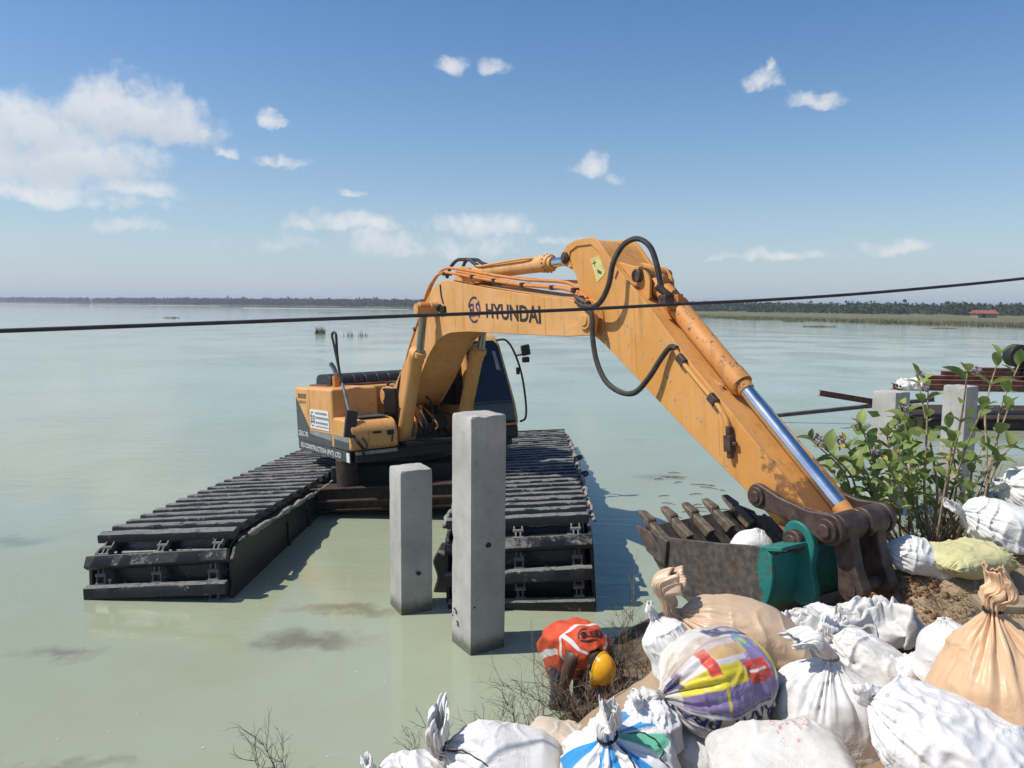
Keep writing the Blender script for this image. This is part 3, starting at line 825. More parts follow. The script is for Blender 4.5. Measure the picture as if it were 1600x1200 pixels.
def pontoon(side, lab, seed):
    cx = -1.80 if side < 0 else 1.995
    M = MU @ Matrix.Translation((cx, 0, 0))
    hull = MB()
    hull.prism([(-4.35, -.47), (-4.52, -.53), (-4.60, -.68), (-4.62, -1.10), (-4.62, -1.40), (-4.4, -1.8), (4.2, -1.8), (4.55, -1.1), (4.2, -.48)], -.70, .70, 0)
    h = hull.build('pontoon', M_HULLB, EXC, None, .02, M); h['label'] = lab
    for s in (-1, 1):
        w = MB()
        prof = [(-4.30, -.475), (-4.52, -.52), (-4.66, -.66), (-4.70, -1.20), (-4.70, -1.45), (-4.4, -1.78), (4.2, -1.78), (4.6, -1.1), (4.2, -.475)]
        w.prism(prof, s * .735, s * .775, 0)
        for y in np.arange(-2.9, 4.0, .85): w.box((s * .79, y, -1.1), (.03, .06, .95))
        w.build('side_wall', M_HULL, h, None, .008)
        f_ = MB(); f_.box((s * .79, .12, -.49), (.085, 8.1, .035)); f_.build('side_flange', M_HULL, h, None, .006)
        mud_strip((s * .825, -4.25, -.455), (s * .82, 4.1, -.455), .030, seed + s, 110).build('mud_ridge', M_MUD, h, smooth='all')
    # shoes
    s = .25; k = 0; rg = random.Random(seed)
    while s < _pl[-1] - .1:
        p, ta = on_path(s)
        nrm = Vector((ta.y, -ta.x)) if True else None
        if nrm.y < 0 and abs(p[1] + .405) < .02: nrm = -nrm
        R = Matrix(((1, 0, 0, 0), (0, -ta.x, nrm.x, 0), (0, -ta.y, nrm.y, 0), (0, 0, 0, 1)))
        if R.to_3x3().determinant() < 0: R = Matrix(((1, 0, 0, 0), (0, ta.x, nrm.x, 0), (0, ta.y, nrm.y, 0), (0, 0, 0, 1)))
        o = link('track_shoe', SHOES[k % 5], h, None, Matrix.Translation((rg.uniform(-.012, .012), p[0], p[1])) @ R @ Matrix.Rotation(rg.uniform(-.02, .02), 4, 'Z') @ Matrix.Rotation(rg.uniform(-.10, .10), 4, 'X') @ Matrix.Rotation(math.pi * (k % 2), 4, 'Z'))
        s += .305; k += 1
    # chains under the shoes
    for cxx in (-.60, .0, .60):
        mb = MB(); s = .1; j = 0
        while s < _pl[-1] - .12:
            p, ta = on_path(s); nrm = Vector((ta.y, -ta.x)); 
            R = Matrix(((1, 0, 0), (0, ta.x, nrm.x), (0, ta.y, nrm.y)))
            off = .024 if j % 2 else .042
            for sx in (-1, 1):
                mb.box((cxx + sx * off, p[0] - nrm.x * .02, p[1] - nrm.y * .02), (.014, .125, .06), R)
            mb.cyl((cxx - .055, p[0] + ta.x * .05, p[1] + ta.y * .05), (cxx + .055, p[0] + ta.x * .05, p[1] + ta.y * .05), .022, 8)
            s += .102; j += 1
        mb.build('track_chain', M_MUDCHAIN, h)
    # idler wheels inside the bow, and pale lumps of mud caught on the bow shelf
    for cxx in (-.60, .0, .60):
        mb = MB(); mb.cyl((cxx - .05, -4.26, -1.0), (cxx + .05, -4.26, -1.0), .40, 24); mb.build('idler_wheel', M_HULL, h, None, .02)
    sh = MB(); sh.box((0, -4.67, -.965), (1.3, .10, .025)); sh.build('bow_shelf', M_HULL, h, None, .006)
    for j, (x0, w_, hh) in enumerate([(-.36, .30, .13), (-.05, .12, .10), (.33, .34, .14), (.56, .12, .08)]):
        mb = MB(); nseg = 14; vs = []; rg2 = random.Random(seed * 10 + j)
        for i in range(nseg + 1):
            t = i / nseg; x = x0 - w_ / 2 + w_ * t; top = hh * (math.sin(math.pi * t) ** .35) * rg2.uniform(.65, 1.1)
            vs += [(x, -4.74, -.952), (x, -4.725 + rg2.uniform(-.01, .01), -.952 + top * .6), (x, -4.69, -.952 + top), (x, -4.62, -.952)]
        fs = [(i * 4 + q, i * 4 + q + 1, i * 4 + q + 5, i * 4 + q + 4) for i in range(nseg) for q in range(3)]
        mb.add(vs, fs); mb.build('mud_lump', M_MUD, h, smooth=50)
        mb = MB(); mb.box((x0, -4.745, -.955), (w_ * 1.5, .03, .024)); mb.build('mud_lump', M_MUD, h, None, .008)
    return h
M_MUDCHAIN = mat_mudsteel('muddy chain', 2.2, (.13, .13, .125))
PL = pontoon(-1, 'black muddy pontoon track on the left, its bow toward the camera', 1)
PR = pontoon(1, 'black muddy pontoon track on the right, behind the tall pillar', 2)
M_WATERHOLE = mat_simple('worn eye hole', (.20, .22, .20), .6, 0, .2, 8, 0)
# lifting eyes on the outer side of the right pontoon, torn sheet at the left bow
for y in (.35, -1.35):
    e = MB(); pts = [(0, -.05), (.16, -.05), (.24, 0), (.26, .06), (.22, .12), (.14, .13), (0, .06)]
    e.prism(round_poly(pts, .05, 3), y - .02, y + .02, 1)
    o = e.build('lifting_eye', M_HULL, PR, None, .006); o.location = (.80, y * .45, -.45); o.scale = (.55, .55, .55)
    e = MB(); e.cyl((.175, y - .025, .045), (.175, y + .025, .045), .035, 12); o2 = e.build('lifting_eye', M_WATERHOLE, PR); o2.location = (.80, y * .45, -.45); o2.scale = (.55, .56, .55)
e = MB(); e.prism([(-.02, 0), (-.16, -.10), (-.22, -.22), (-.05, -.14)], -4.66, -4.62, 1); o = e.build('bent_plate', M_HULL, PL, None, .004); o.location = (-.76, 0, -.98)
# rubber fender at the inner bow of the right pontoon, half hidden by the tall pillar
e = MB(); e.prism(round_poly([(-.10, -.55), (.04, -.55), (.04, .05), (-.06, .10), (-.13, -.02), (-.08, -.2), (-.14, -.36)], .04, 3), -4.4, -4.0, 1); o = e.build('bow_fender', M_HULL, PR, None, .02); o.location = (-.82, 0, -.78)

# ---- carbody, cross beams, turntable
M_DKRUST = mat_simple('dark rusty beam', (.045, .028, .020), .75, 0, .4, 9, .4)  # rust brown darkened, painting in the shade between the pontoons
def upart(mb, name, mat, bevel=None): return mb.build(name, mat, EXC, None, bevel, MU)
mb = MB(); mb.box((0, .2, -.48), (2.0, 2.2, .52)); upart(mb, 'carbody', M_CHASSIS, .03)
for y in (-1.35, 1.5):
    mb = MB(); mb.box((0, y, -.62), (2.6, .34, .30)); mb.box((0, y, -.46), (2.6, .44, .03)); mb.box((0, y, -.78), (2.6, .44, .03)); upart(mb, 'cross_beam', M_DKRUST, .01)
mb = MB(); mb.box((0, -1.64, -.62), (2.3, .10, .03)); upart(mb, 'step_ledge', M_DKRUST, .006)
mb = MB(); mb.tube([(0, 0, -.26), (0, 0, -.10)], .78, 48); upart(mb, 'slew_ring', M_CHASSIS, .01)
mb = MB(); mb.tube([(-.62, -1.35, -.48), (-.62, -1.35, -.05)], .16, 20); upart(mb, 'swivel_drum', M_DKRUST, .02)

# ---- upper structure
mb = MB(); mb.prism(round_poly([(-1.5, -1.30), (1.36, -1.30), (1.36, 1.30), (-1.5, 1.30)], .08), -.06, .10, 2); hpart(mb, 'main_frame', M_CHASSIS, .015)
mb = MB(); mb.prism([(.4, -.62), (1.46, -.55), (1.46, .45), (.4, .5)], .10, .17, 2); mb.box((.35, .34, .5), (.5, .05, .85)); mb.box((.35, -.34, .5), (.5, .05, .85)); hpart(mb, 'boom_bracket', M_CHASSIS, .01)
# engine and tank housing on the right
body = MB(); body.prism(round_poly([(-1.46, -1.365), (.60, -1.365), (.60, -.64), (-1.46, -.64)], .05), .09, .985, 2)
HSE = hpart(body, 'engine_housing', M_YEL, .055, seg=4)
tb = MB(); tb.prism(round_poly([(.56, .11), (1.40, .11), (1.42, .40), (1.30, .545), (.56, .565)], .12, 6), -1.36, -.66, 1)
TBX = hpart(tb, 'tool_box', M_YEL, .03, seg=3)
# grip, latch and tread strips of the tool box
mb = MB(); mb.box((1.422, -.98, .36), (.012, .13, .035)); mb.build('lock', M_INK, TBX, None, .004)
mb = MB(); mb.box((1.424, -.78, .34), (.02, .10, .07)); mb.tube([(1.44, -.79, .38), (1.45, -.76, .28), (1.43, -.77, .2)], .012, 6); mb.build('latch', M_CHASSIS, TBX, None, .004)
mb = MB(); mb.box((.95, -.95, .572), (.62, .45, .008)); mb.build('tread_plate', M_DKGREY, TBX, None, .003)
mb = MB(); mb.box((1.43, -1.0, .085), (.03, .62, .05)); mb.build('muddy_step', M_MUD, TBX, None, .01)
# left hood, counterweight, engine cover
mb = MB(); mb.prism(round_poly([(-1.46, -.62), (-.35, -.62), (-.35, 1.3), (-1.46, 1.3)], .05), .09, .97, 2); hpart(mb, 'rear_housing', M_YEL, .05, seg=3)
cw = [(-1.49, -1.33), (-1.75, -1.24), (-2.05, -1.0), (-2.3, -.55), (-2.38, 0), (-2.3, .55), (-2.05, 1.0), (-1.75, 1.24), (-1.49, 1.33)]
mb = MB(); mb.prism(cw, .02, .93, 2); hpart(mb, 'counterweight', M_DKGREY, .06, seg=4)
mb = MB()
for i in range(9):
    mb.prism(round_poly([(-1.42 , .99), (-.55, .99), (-.62, 1.145), (-.8, 1.18), (-1.2, 1.18), (-1.38, 1.14)], .06), -1.0 + i * .205, -1.0 + i * .205 + .19, 1)
hpart(mb, 'engine_cover', M_BLACK, .012)
mb = MB(); mb.box((-.98, -.1, .99), (1.0, 2.0, .04)); hpart(mb, 'cover_base', M_RUST, .008)
# exhaust
mb = MB(); mb.cyl((-.02, -1.08, .96), (-.02, -1.08, 1.16), .055, 18); EXH = hpart(mb, 'exhaust_pipe', M_PIPE)
mb = MB(); mb.tube(smooth_path([(-.02, -1.08, 1.14), (-.02, -1.08, 1.22), (-.05, -1.10, 1.30), (-.09, -1.13, 1.36)], 4), .036, 14); mb.build('exhaust_tip', M_CHROME2, EXH)
# side decals
def decal_text(body, x0, z0, hgt, wid, slope, y, mat, name, parent, bold=.0):
    V, Fs = text_2d(body, hgt, wid, bold)
    mb = MB(); mb.add([(x0 + v[0], y, z0 + v[1] + slope * v[0]) for v in V], Fs); return mb.build(name, mat, parent, smooth=False)
YS = -1.366
def side_poly(poly, name, mat, off=.003):
    mb = MB(); mb.prism(poly, YS - off, YS + .004, 1); return mb.build(name, mat, HSE, smooth=False)
side_poly([(-1.40, .10), (.52, .10), (.52, .30), (-.62, .30), (-1.36, .80), (-1.40, .80)], 'grey_side_band', M_DKGREY)
side_poly([(-.60, .235), (.52, .205), (.52, .29), (-.64, .30)], 'light_side_band', M_LTGREY, .006)
mb = MB(); mb.prism([(.63, .115), (1.30, .115), (1.30, .235), (.63, .245)], -1.366, -1.35, 1); mb.build('grey_band', M_DKGREY, TBX, smooth=False)
mb = MB(); mb.prism([(.63, .245), (1.30, .235), (1.29, .305), (.63, .315)], -1.366, -1.35, 1); mb.build('light_band', M_LTGREY, TBX, smooth=False)
side_frame = MB(); side_frame.box((-.05, -1.352, .015), (2.72, .02, .16)); SKIRT = hpart(side_frame, 'frame_skirt', M_DKGREY, .006)
decal_text('ELS CONSTRUCTION (PVT) LTD', -1.25, -.045, .10, 2.15, 0, -1.3645, M_WHITE, 'lettering', SKIRT, .012)
mb = MB(); mb.box((1.23, -1.363, .015), (.13, .004, .13)); mb.build('white_patch', M_WHITE, SKIRT, smooth=False)
decal_text('220LC-9S', -1.34, .17, .085, .58, 0, YS - .006, M_WHITE, 'lettering', HSE, .01)
sign = MB(); sign.prism([(-.56, .34), (.44, .34), (.44, .64), (-.56, .64)], YS - .008, YS, 1); SIGN = sign.build('sign_plate', M_WHITE, HSE, smooth=False)
def ring_arc(cx, cz, r0, r1, a0, a1, y, n=18):
    vs = []; 
    for i in range(n + 1):
        a = a0 + (a1 - a0) * i / n
        vs += [(cx + r0 * math.cos(a), y, cz + r0 * math.sin(a)), (cx + r1 * math.cos(a), y, cz + r1 * math.sin(a))]
    return vs, [(2 * i, 2 * i + 1, 2 * i + 3, 2 * i + 2) for i in range(n)]
def emblem(cx, cz, r, y, mat, parent, slope=0):
    """round ELS emblem: two bowed strokes either side of tall letters"""
    mb = MB()
    for a0, a1 in ((math.radians(60), math.radians(165)), (math.radians(195), math.radians(300)), (math.radians(-42), math.radians(42))):
        mb.add(*ring_arc(cx, cz, r * .84, r, a0, a1, y))
    V, Fs = text_2d('ELS', r * 1.0, r * 1.45, .02); V = V - V.max(0) / 2
    mb.add([(cx + v[0], y, cz + v[1]) for v in V], Fs); return mb.build('emblem', mat, parent, smooth=False)
emblem(-.42, .49, .12, YS - .0105, M_BLUEINK, SIGN)
mb = MB(); rg = random.Random(4)
for row, (z, hh) in enumerate(((.575, .035), (.50, .04), (.425, .035), (.375, .02))):
    x = -.26
    while x < .38:
        w = rg.uniform(.02, .06); mb.add([(x, YS - .0105, z), (x + w, YS - .0105, z), (x + w, YS - .0105, z + hh), (x, YS - .0105, z + hh)], [(0, 1, 2, 3)]); x += w + .014
mb.build('faded_print', M_LTGREY, SIGN, smooth=False)
mb = MB()
for i in range(7): mb.prism([(-1.28 + i * .075, .80), (-1.24 + i * .075, .80), (-1.20 + i * .075, .88), (-1.24 + i * .075, .88)], YS - .002, YS + .003, 1)
for i in range(6): mb.prism([(-1.23 + i * .075, .715), (-1.20 + i * .075, .715), (-1.19 + i * .075, .765), (-1.22 + i * .075, .765)], YS - .002, YS + .003, 1)
mb.build('louvre', M_CHASSIS, HSE, smooth=False)
mb = MB(); mb.box((-.72, YS, .60), (.09, .008, .10)); mb.build('door_latch', M_YEL, HSE, None, .004)
for x in (-.58,): 
    mb = MB(); mb.box((x, YS + .0005, .66), (.008, .004, .6)); mb.build('panel_gap', M_INK, HSE, smooth=False)
# access rail and mirror at the right front
rail = [(1.30, -1.30, .18), (1.28, -1.28, .36), (.98, -1.22, .60), (.62, -1.20, 1.12), (.36, -1.20, 1.66), (.30, -1.20, 1.78), (.36, -1.20, 1.83), (.46, -1.20, 1.82), (.50, -1.20, 1.76), (.50, -1.20, 1.5), (.56, -1.20, 1.2), (.60, -1.20, 1.1)]
mb = MB(); mb.tube(smooth_path(rail, 5), .020, 8); HR = hpart(mb, 'hand_rail', M_BLACK)
mb = MB(); mb.tube([(1.0, -1.22, .58), (.66, -1.20, 1.06)], .022, 8); mb.build('rail_sleeve', M_CHROME2, HR)
mb = MB(); Mr = Matrix.Rotation(math.radians(28), 3, 'Y')
mb.box((1.33, -1.33, .50), (.05, .17, .40), Matrix.Rotation(math.radians(-20), 3, 'Y') @ Matrix.Rotation(math.radians(-15), 3, 'X')); mb.build('side_mirror', M_BLACK, HR, None, .015)
mb = MB(); mb.tube(smooth_path([(1.40, -1.30, .30), (1.47, -1.28, .24), (1.45, -1.20, .12), (1.43, -1.24, -.02)], 4), .02, 8); mb.tube(smooth_path([(1.40, -1.2, .30), (1.48, -1.16, .2), (1.45, -1.22, .08)], 4), .015, 8); mb.build('mirror_clamp', M_CHASSIS, HR)

# ---- cab on the left of the boom
cabp = [(-.32, .10), (1.36, .10), (1.46, .34), (1.44, .62), (1.20, 1.55), (1.08, 1.68), (.9, 1.74), (-.2, 1.74), (-.32, 1.6)]
mb = MB(); mb.prism(round_poly(cabp, .08, 4), .52, 1.36, 1)
# lean the outer wall in toward the roof
mb.v = [(x, y - max(0, (z - .3)) * (.11 if y > 1 else -.03), z) for x, y, z in mb.v]
CAB = hpart(mb, 'cab', M_YEL, .04, seg=3)
def cab_quad(pts, name, mat, off):
    """plate on the cab's raked front: pts are (y, z)"""
    def fx(z): return np.interp(z, [.10, .34, .62, 1.55, 1.68], [1.36, 1.46, 1.44, 1.20, 1.08]) + off
    ring = []
    n = len(pts)
    for i in range(n):
        a, b = pts[i], pts[(i + 1) % n]
        for t in np.linspace(0, 1, 12, endpoint=False): ring.append((a[0] + (b[0] - a[0]) * t, a[1] + (b[1] - a[1]) * t))
    zs = [p[1] for p in pts]; z0, z1 = min(zs), max(zs); vs = []; fs = []; nz_ = 22
    for j in range(nz_ + 1):
        z = z0 + (z1 - z0) * j / nz_; cr = []
        for i in range(n):
            a, b = pts[i], pts[(i + 1) % n]
            if (a[1] - z) * (b[1] - z) <= 0 and abs(a[1] - b[1]) > 1e-6: cr.append(a[0] + (b[0] - a[0]) * (z - a[1]) / (b[1] - a[1]))
        vs += [(fx(z), min(cr), z), (fx(z), max(cr), z)]
    fs = [(2 * j, 2 * j + 1, 2 * j + 3, 2 * j + 2) for j in range(nz_)]
    q = MB(); q.add(vs, fs); return q.build(name, mat, CAB, smooth='all')
cab_quad([(.585, .655), (1.262, .655), (1.17, 1.52), (1.12, 1.60), (.63, 1.60), (.60, 1.52)], 'windscreen', M_GLASS, .012)
cab_quad([(.575, .30), (1.29, .30), (1.264, .648), (.575, .648)], 'lower_windscreen', M_GLASS, .012)
mb = MB(); mb.box((1.405, .93, .16), (.10, .82, .20)); mb.build('cab_base', M_BLACK, CAB, None, .03)
mb = MB(); mb.prism([(.0, .62), (1.26, .62), (1.08, 1.52), (.0, 1.58)], .50, .535, 1); mb.build('side_window', M_GLASS, CAB, smooth=False)
mb = MB(); mb.prism([(.1, .7), (1.2, .7), (1.02, 1.5), (.1, 1.55)], 1.30, 1.325, 1); mb.v = [(x, y - (z - .3) * .09, z) for x, y, z in mb.v]; mb.build('door_window', M_GLASS, CAB, smooth=False)
mb = MB(); mb.tube([(1.462, .62, .70), (1.30, .74, 1.28)], .011, 6); mb.tube([(1.315, .70, 1.24), (1.375, .78, 1.02)], .016, 6); mb.build('wiper', M_BLACK, CAB)
mb = MB(); mb.add([(1.335, 1.06, 1.14), (1.335, 1.14, 1.12), (1.255, 1.10, 1.42), (1.255, 1.04, 1.44)], [(0, 1, 2, 3)]); mb.build('glass_sticker', M_LTGREY, CAB, smooth=False)
mb = MB(); mb.tube(smooth_path([(1.20, 1.16, 1.60), (1.30, 1.28, 1.59), (1.40, 1.36, 1.40), (1.46, 1.44, 1.05), (1.48, 1.48, .62), (1.47, 1.47, .36), (1.44, 1.38, .30)], 6), .017, 8); CR = mb.build('grab_rail', M_BLACK, CAB)
mb = MB(); mb.box((1.42, 1.40, 1.10), (.03, .05, .11)); mb.tube([(1.40, 1.38, 1.34), (1.46, 1.50, 1.36)], .015, 6); mb.build('mirror_bracket', M_BLACK, CAB, smooth=40)
mb = MB(); mb.box((1.47, 1.53, 1.42), (.06, .15, .17), Matrix.Rotation(math.radians(8), 3, 'X')); mb.box((1.46, 1.53, 1.27), (.05, .13, .09)); mb.build('wing_mirror', M_BLACK, CAB, None, .02)

# ---- valve block and hoses between the boom cylinders
rg = random.Random(9)
mb = MB(); mb.box((.98, -.02, .26), (.34, .52, .30)); mb.box((1.05, .1, .46), (.2, .2, .12)); hpart(mb, 'valve_block', M_CHASSIS, .01)
for i in range(8):
    y0 = -.30 + i * .085 + rg.uniform(-.02, .02); h_ = rg.uniform(.1, .5)
    pts = [(1.18, y0, .25 + rg.uniform(-.06, .06)), (1.27 + rg.uniform(0, .06), y0 + rg.uniform(-.03, .03), .30 + h_ * .3), (1.16, y0 + rg.uniform(-.06, .06), .35 + h_ * .8), (.80, y0 * .8, .42 + h_ * .9)]
    mb = MB(); mb.tube(smooth_path(pts, 6), .013, 8); hs = hpart(mb, 'hydraulic_hose', (M_PIPE, M_BLACK, M_HOSE, M_BLACK)[i % 4])
    mb = MB(); mb.cyl((1.17, y0, .22), (1.20, y0, .29), .018, 8); mb.build('fitting', M_CHROME2, hs)

# ---- boom
boom = [(-.05, .70), (.10, .62), (.42, .60), (.86, .64), (1.45, 1.08), (1.86, 1.44), (2.18, 1.63), (2.52, 1.70), (3.1, 1.69), (4.06, 1.62), (5.32, 1.535), (5.72, 1.53), (5.80, 1.68), (5.72, 1.80), (5.43, 1.905), (4.4, 2.06), (3.71, 2.18), (2.95, 2.32), (2.53, 2.41), (2.24, 2.39), (2.02, 2.30), (1.80, 2.16), (1.54, 1.88), (1.01, 1.37), (.37, .90), (.10, .97), (-.05, .88)]
mb = MB(); mb.prism(round_poly(poly_in(boom, .022), .12, 4), -.285, .285, 1)
BOOM = hpart(mb, 'boom', M_YEL, .012)
for s in (-1, 1):
    mb = MB(); mb.prism(round_poly(boom, .12, 4), s * .278, s * .30, 1); mb.build('side_plate', M_YEL, BOOM, None, .005)
for (F_, U_, r_, w_) in ((2.16, 2.07, .085, .40), (5.69, 1.68, .095, .36), (.10, .80, .14, .36)):
    mb = MB(); mb.cyl((F_, -w_, U_), (F_, w_, U_), r_, 24); mb.cyl((F_, -w_ - .012, U_), (F_, w_ + .012, U_), r_ * .62, 20)
    pb = mb.build('pin_boss', M_YEL, BOOM, None, .008)
mb = MB(); mb.box((2.42, -.315, 2.02), (.13, .05, .09)); mb.cyl((2.28, -.31, 2.06), (2.36, -.335, 2.04), .05, 12); mb.build('work_lamp', M_BLACK, BOOM, None, .012)
mb = MB(); mb.cyl((2.16, -.56, 2.07), (2.16, -.41, 2.07), .075, 20); mb.build('pin', M_PIPE, BOOM, None, .01)
mb = MB(); mb.tube(smooth_path([(2.35, -.308, 2.36), (2.37, -.312, 2.22), (2.42, -.312, 2.10)], 5), .010, 6); mb.build('lamp_wire', M_BLACK, BOOM)
YB = -.3045
V, Fs = text_2d('HYUNDAI', .175, 1.22, .022)
mb = MB(); mb.add([(3.60 + v[0], YB, 1.835 + v[1] - .118 * v[0] + .02 * (v[0] / 1.22) * (v[1] / .175)) for v in V], Fs); mb.build('lettering', M_INK, BOOM, smooth=False)
emblem(3.29, 1.955, .165, YB, M_BLUEINK, BOOM)
mb = MB(); mb.box((3.0, -.301, 2.03), (.006, .006, .62)); mb.box((4.9, -.301, 1.77), (.006, .006, .40)); mb.build('weld_seam', M_YEL, BOOM, None, .002)
for s in (-1, 1):
    mb = MB(); mb.prism(round_poly([(5.30, 1.535), (5.80, 1.53), (5.84, 1.66), (5.74, 1.80), (5.60, 1.80), (5.55, 1.66), (5.34, 1.63)], .05), s * .300, s * .335, 1); mb.build('tip_doubler', M_YEL, BOOM, None, .006)
# arm-cylinder bracket on the boom top
for s in (-1, 1):
    mb = MB(); mb.prism(round_poly([(2.42, 2.38), (3.05, 2.28), (2.88, 2.52), (2.74, 2.57), (2.62, 2.52)], .06), s * .13, s * .16, 1); mb.build('bracket', M_YEL, BOOM, None, .006)
mb = MB(); mb.cyl((2.76, -.20, 2.47), (2.76, .20, 2.47), .055, 16); mb.build('pin', M_BROWNSTEEL, BOOM)
# pipes along the boom
def pipe(pts, r=.02, mat=None, par=None, k=5, name='pipe'):
    q = MB(); q.tube(smooth_path(pts, k), r, 8); return q.build(name, mat or M_PIPE, par or BOOM)
for y in (-.25, -.19):
    dz = .05 if y < -.2 else .11
    pipe([(.80, y, 1.24), (1.02, y, 1.47 + dz), (1.54, y, 1.99 + dz), (1.80, y, 2.27 + dz), (2.08, y, 2.43 + dz), (2.30, y, 2.47 + dz), (2.53, y, 2.45 + dz), (3.2, y, 2.32 + dz), (3.75, y, 2.215 + dz), (4.4, y, 2.10 + dz), (5.2, y, 1.985 + dz), (5.5, y, 1.93), (5.66, y - .02, 1.86)], .019)
pipe([(2.7, -.225, 2.50), (3.3, -.225, 2.38), (4.3, -.225, 2.18), (4.9, -.225, 2.09), (5.3, -.23, 2.03), (5.62, -.26, 1.90)], .017)
for y in (.12, .2): pipe([(2.5, y, 2.46), (3.2, y, 2.38), (4.2, y, 2.22), (5.0, y, 2.12), (5.45, y, 1.99)], .018)
for (x, z) in ((1.3, 1.78), (1.66, 2.16), (2.4, 2.47), (3.2, 2.345), (3.75, 2.24), (4.4, 2.125), (5.0, 2.035), (5.4, 1.97)):
    mb = MB(); mb.box((x, -.22, z + .03), (.05, .13, .05), Matrix.Rotation(math.radians(8 if x > 2.3 else -45), 3, 'Y')); mb.build('pipe_clamp', M_BROWNSTEEL, BOOM, None, .006)
for k_, z in enumerate((.02, .06)):
    mb = MB(); mb.box((5.58 + k_ * .08, -.31, 1.90 - k_ * .06), (.05, .05, .06)); mb.cyl((5.50, -.31, 1.93 - k_ * .05), (5.72, -.335, 1.84 - k_ * .05), .024, 10); mb.build('fitting', M_BROWNSTEEL, BOOM, None, .004)
pipe([(-.10, -.30, .83), (.05, -.33, .88), (.22, -.33, .76), (.36, -.32, .66), (.52, -.31, .76), (.68, -.30, 1.02), (.80, -.26, 1.24), (.86, -.25, 1.30)], .024, M_HOSE, BOOM, 6, 'hydraulic_hose')
pipe([(-.14, -.22, .80), (.06, -.25, .98), (.20, -.22, 1.02), (.40, -.20, 1.0), (.78, -.19, 1.24)], .022, M_BLACK, BOOM, 6, 'hydraulic_hose')
for y in (-.06, .06): pipe([(2.18, y * 2, 2.47), (2.26, y * 1.6, 2.60), (2.42, y * 1.2, 2.68), (2.60, y, 2.67), (2.78, y, 2.64), (2.86, y, 2.60), (3.0, y * 1.2, 2.55)], .024, M_HOSE if y < 0 else M_BLACK, BOOM, 6, 'hydraulic_hose')

# ---- cylinders
def cylinder(name, p0, pb, p1, rb, rr, mat_b, mat_r, parent=None, eye=.075, eyew=.12):
    """barrel from p0 to pb, rod from pb to p1"""
    p0, pb, p1 = Vector(p0), Vector(pb), Vector(p1); d = (p1 - p0).normalized()
    L = (pb - p0).length
    q = MB(); q.tube([p0 + d * .05, p0 + d * .09, p0 + d * (L - .16), p0 + d * (L - .155), p0 + d * (L - .02), pb], [rb * .8, rb, rb, rb * 1.10, rb * 1.10, rb * .95], 28)
    q.tube([p0 + Vector((0, -eyew, 0)), p0 + Vector((0, eyew, 0))], eye, 18)
    q.tube([pb - d * .02, pb + d * .05], [rb * .82, rb * .74], 24)
    o = hpart(q, name, mat_b, None, parent, 35)
    q = MB(); q.tube([pb, p1 - d * .05], rr, 20); q.build('rod', mat_r, o)
    q = MB(); q.tube([p1 + Vector((0, -eyew, 0)), p1 + Vector((0, eyew, 0))], eye, 18); q.tube([p1 - d * .14, p1 - d * .02], [rr * 1.15, eye * .8], 14); q.build('rod_eye', mat_b, o, 35)
    return o
cylinder('boom_cylinder', (1.12, -.48, .12), (1.93, -.48, 1.42), (2.16, -.48, 2.07 - .02), .105, .055, M_YEL, M_CHROME2)
cylinder('boom_cylinder', (1.12, .48, .12), (1.93, .48, 1.42), (2.16, .48, 2.07 - .02), .105, .055, M_YEL, M_CHROME2)
ac = cylinder('arm_cylinder', (2.76, 0, 2.47), (4.62, 0, 2.375), (5.26, 0, 2.345), .092, .052, M_YEL, M_CHROME)
mb = MB()
for i in range(14):
    a = 2 * math.pi * i / 14; mb.ball((4.58, .098 * math.cos(a), 2.377 + .098 * math.sin(a)), .014, None, 6, 4)
mb.build('gland_bolts', M_BROWNSTEEL, ac)
pipe([(2.86, -.05, 2.58), (3.1, -.09, 2.52), (3.6, -.10, 2.50), (4.25, -.10, 2.47), (4.36, -.06, 2.45)], .015, M_YEL, ac)
bc = cylinder('bucket_cylinder', (6.30, 0, 2.05), (7.36, 0, 1.035), (8.33, 0, .085), .092, .058, M_CYL, M_CHROME, None, .08, .11)
pipe([(6.36, -.07, 1.86), (6.5, -.10, 1.68), (6.62, -.11, 1.56), (7.05, -.105, 1.14), (7.22, -.08, 1.03)], .016, M_CYL, bc)
for t in (.12, .30):
    p = Vector((6.30, 0, 2.05)).lerp(Vector((7.36, 0, 1.035)), t); d = Vector((1.06, 0, -1.015)).normalized()
    mb = MB(); mb.tube([p, p + d * .035], .104, 24); mb.box((p.x + .06, -.03, p.z + .075), (.05, .06, .05)); mb.build('hose_band', M_CYL, bc, smooth=35)

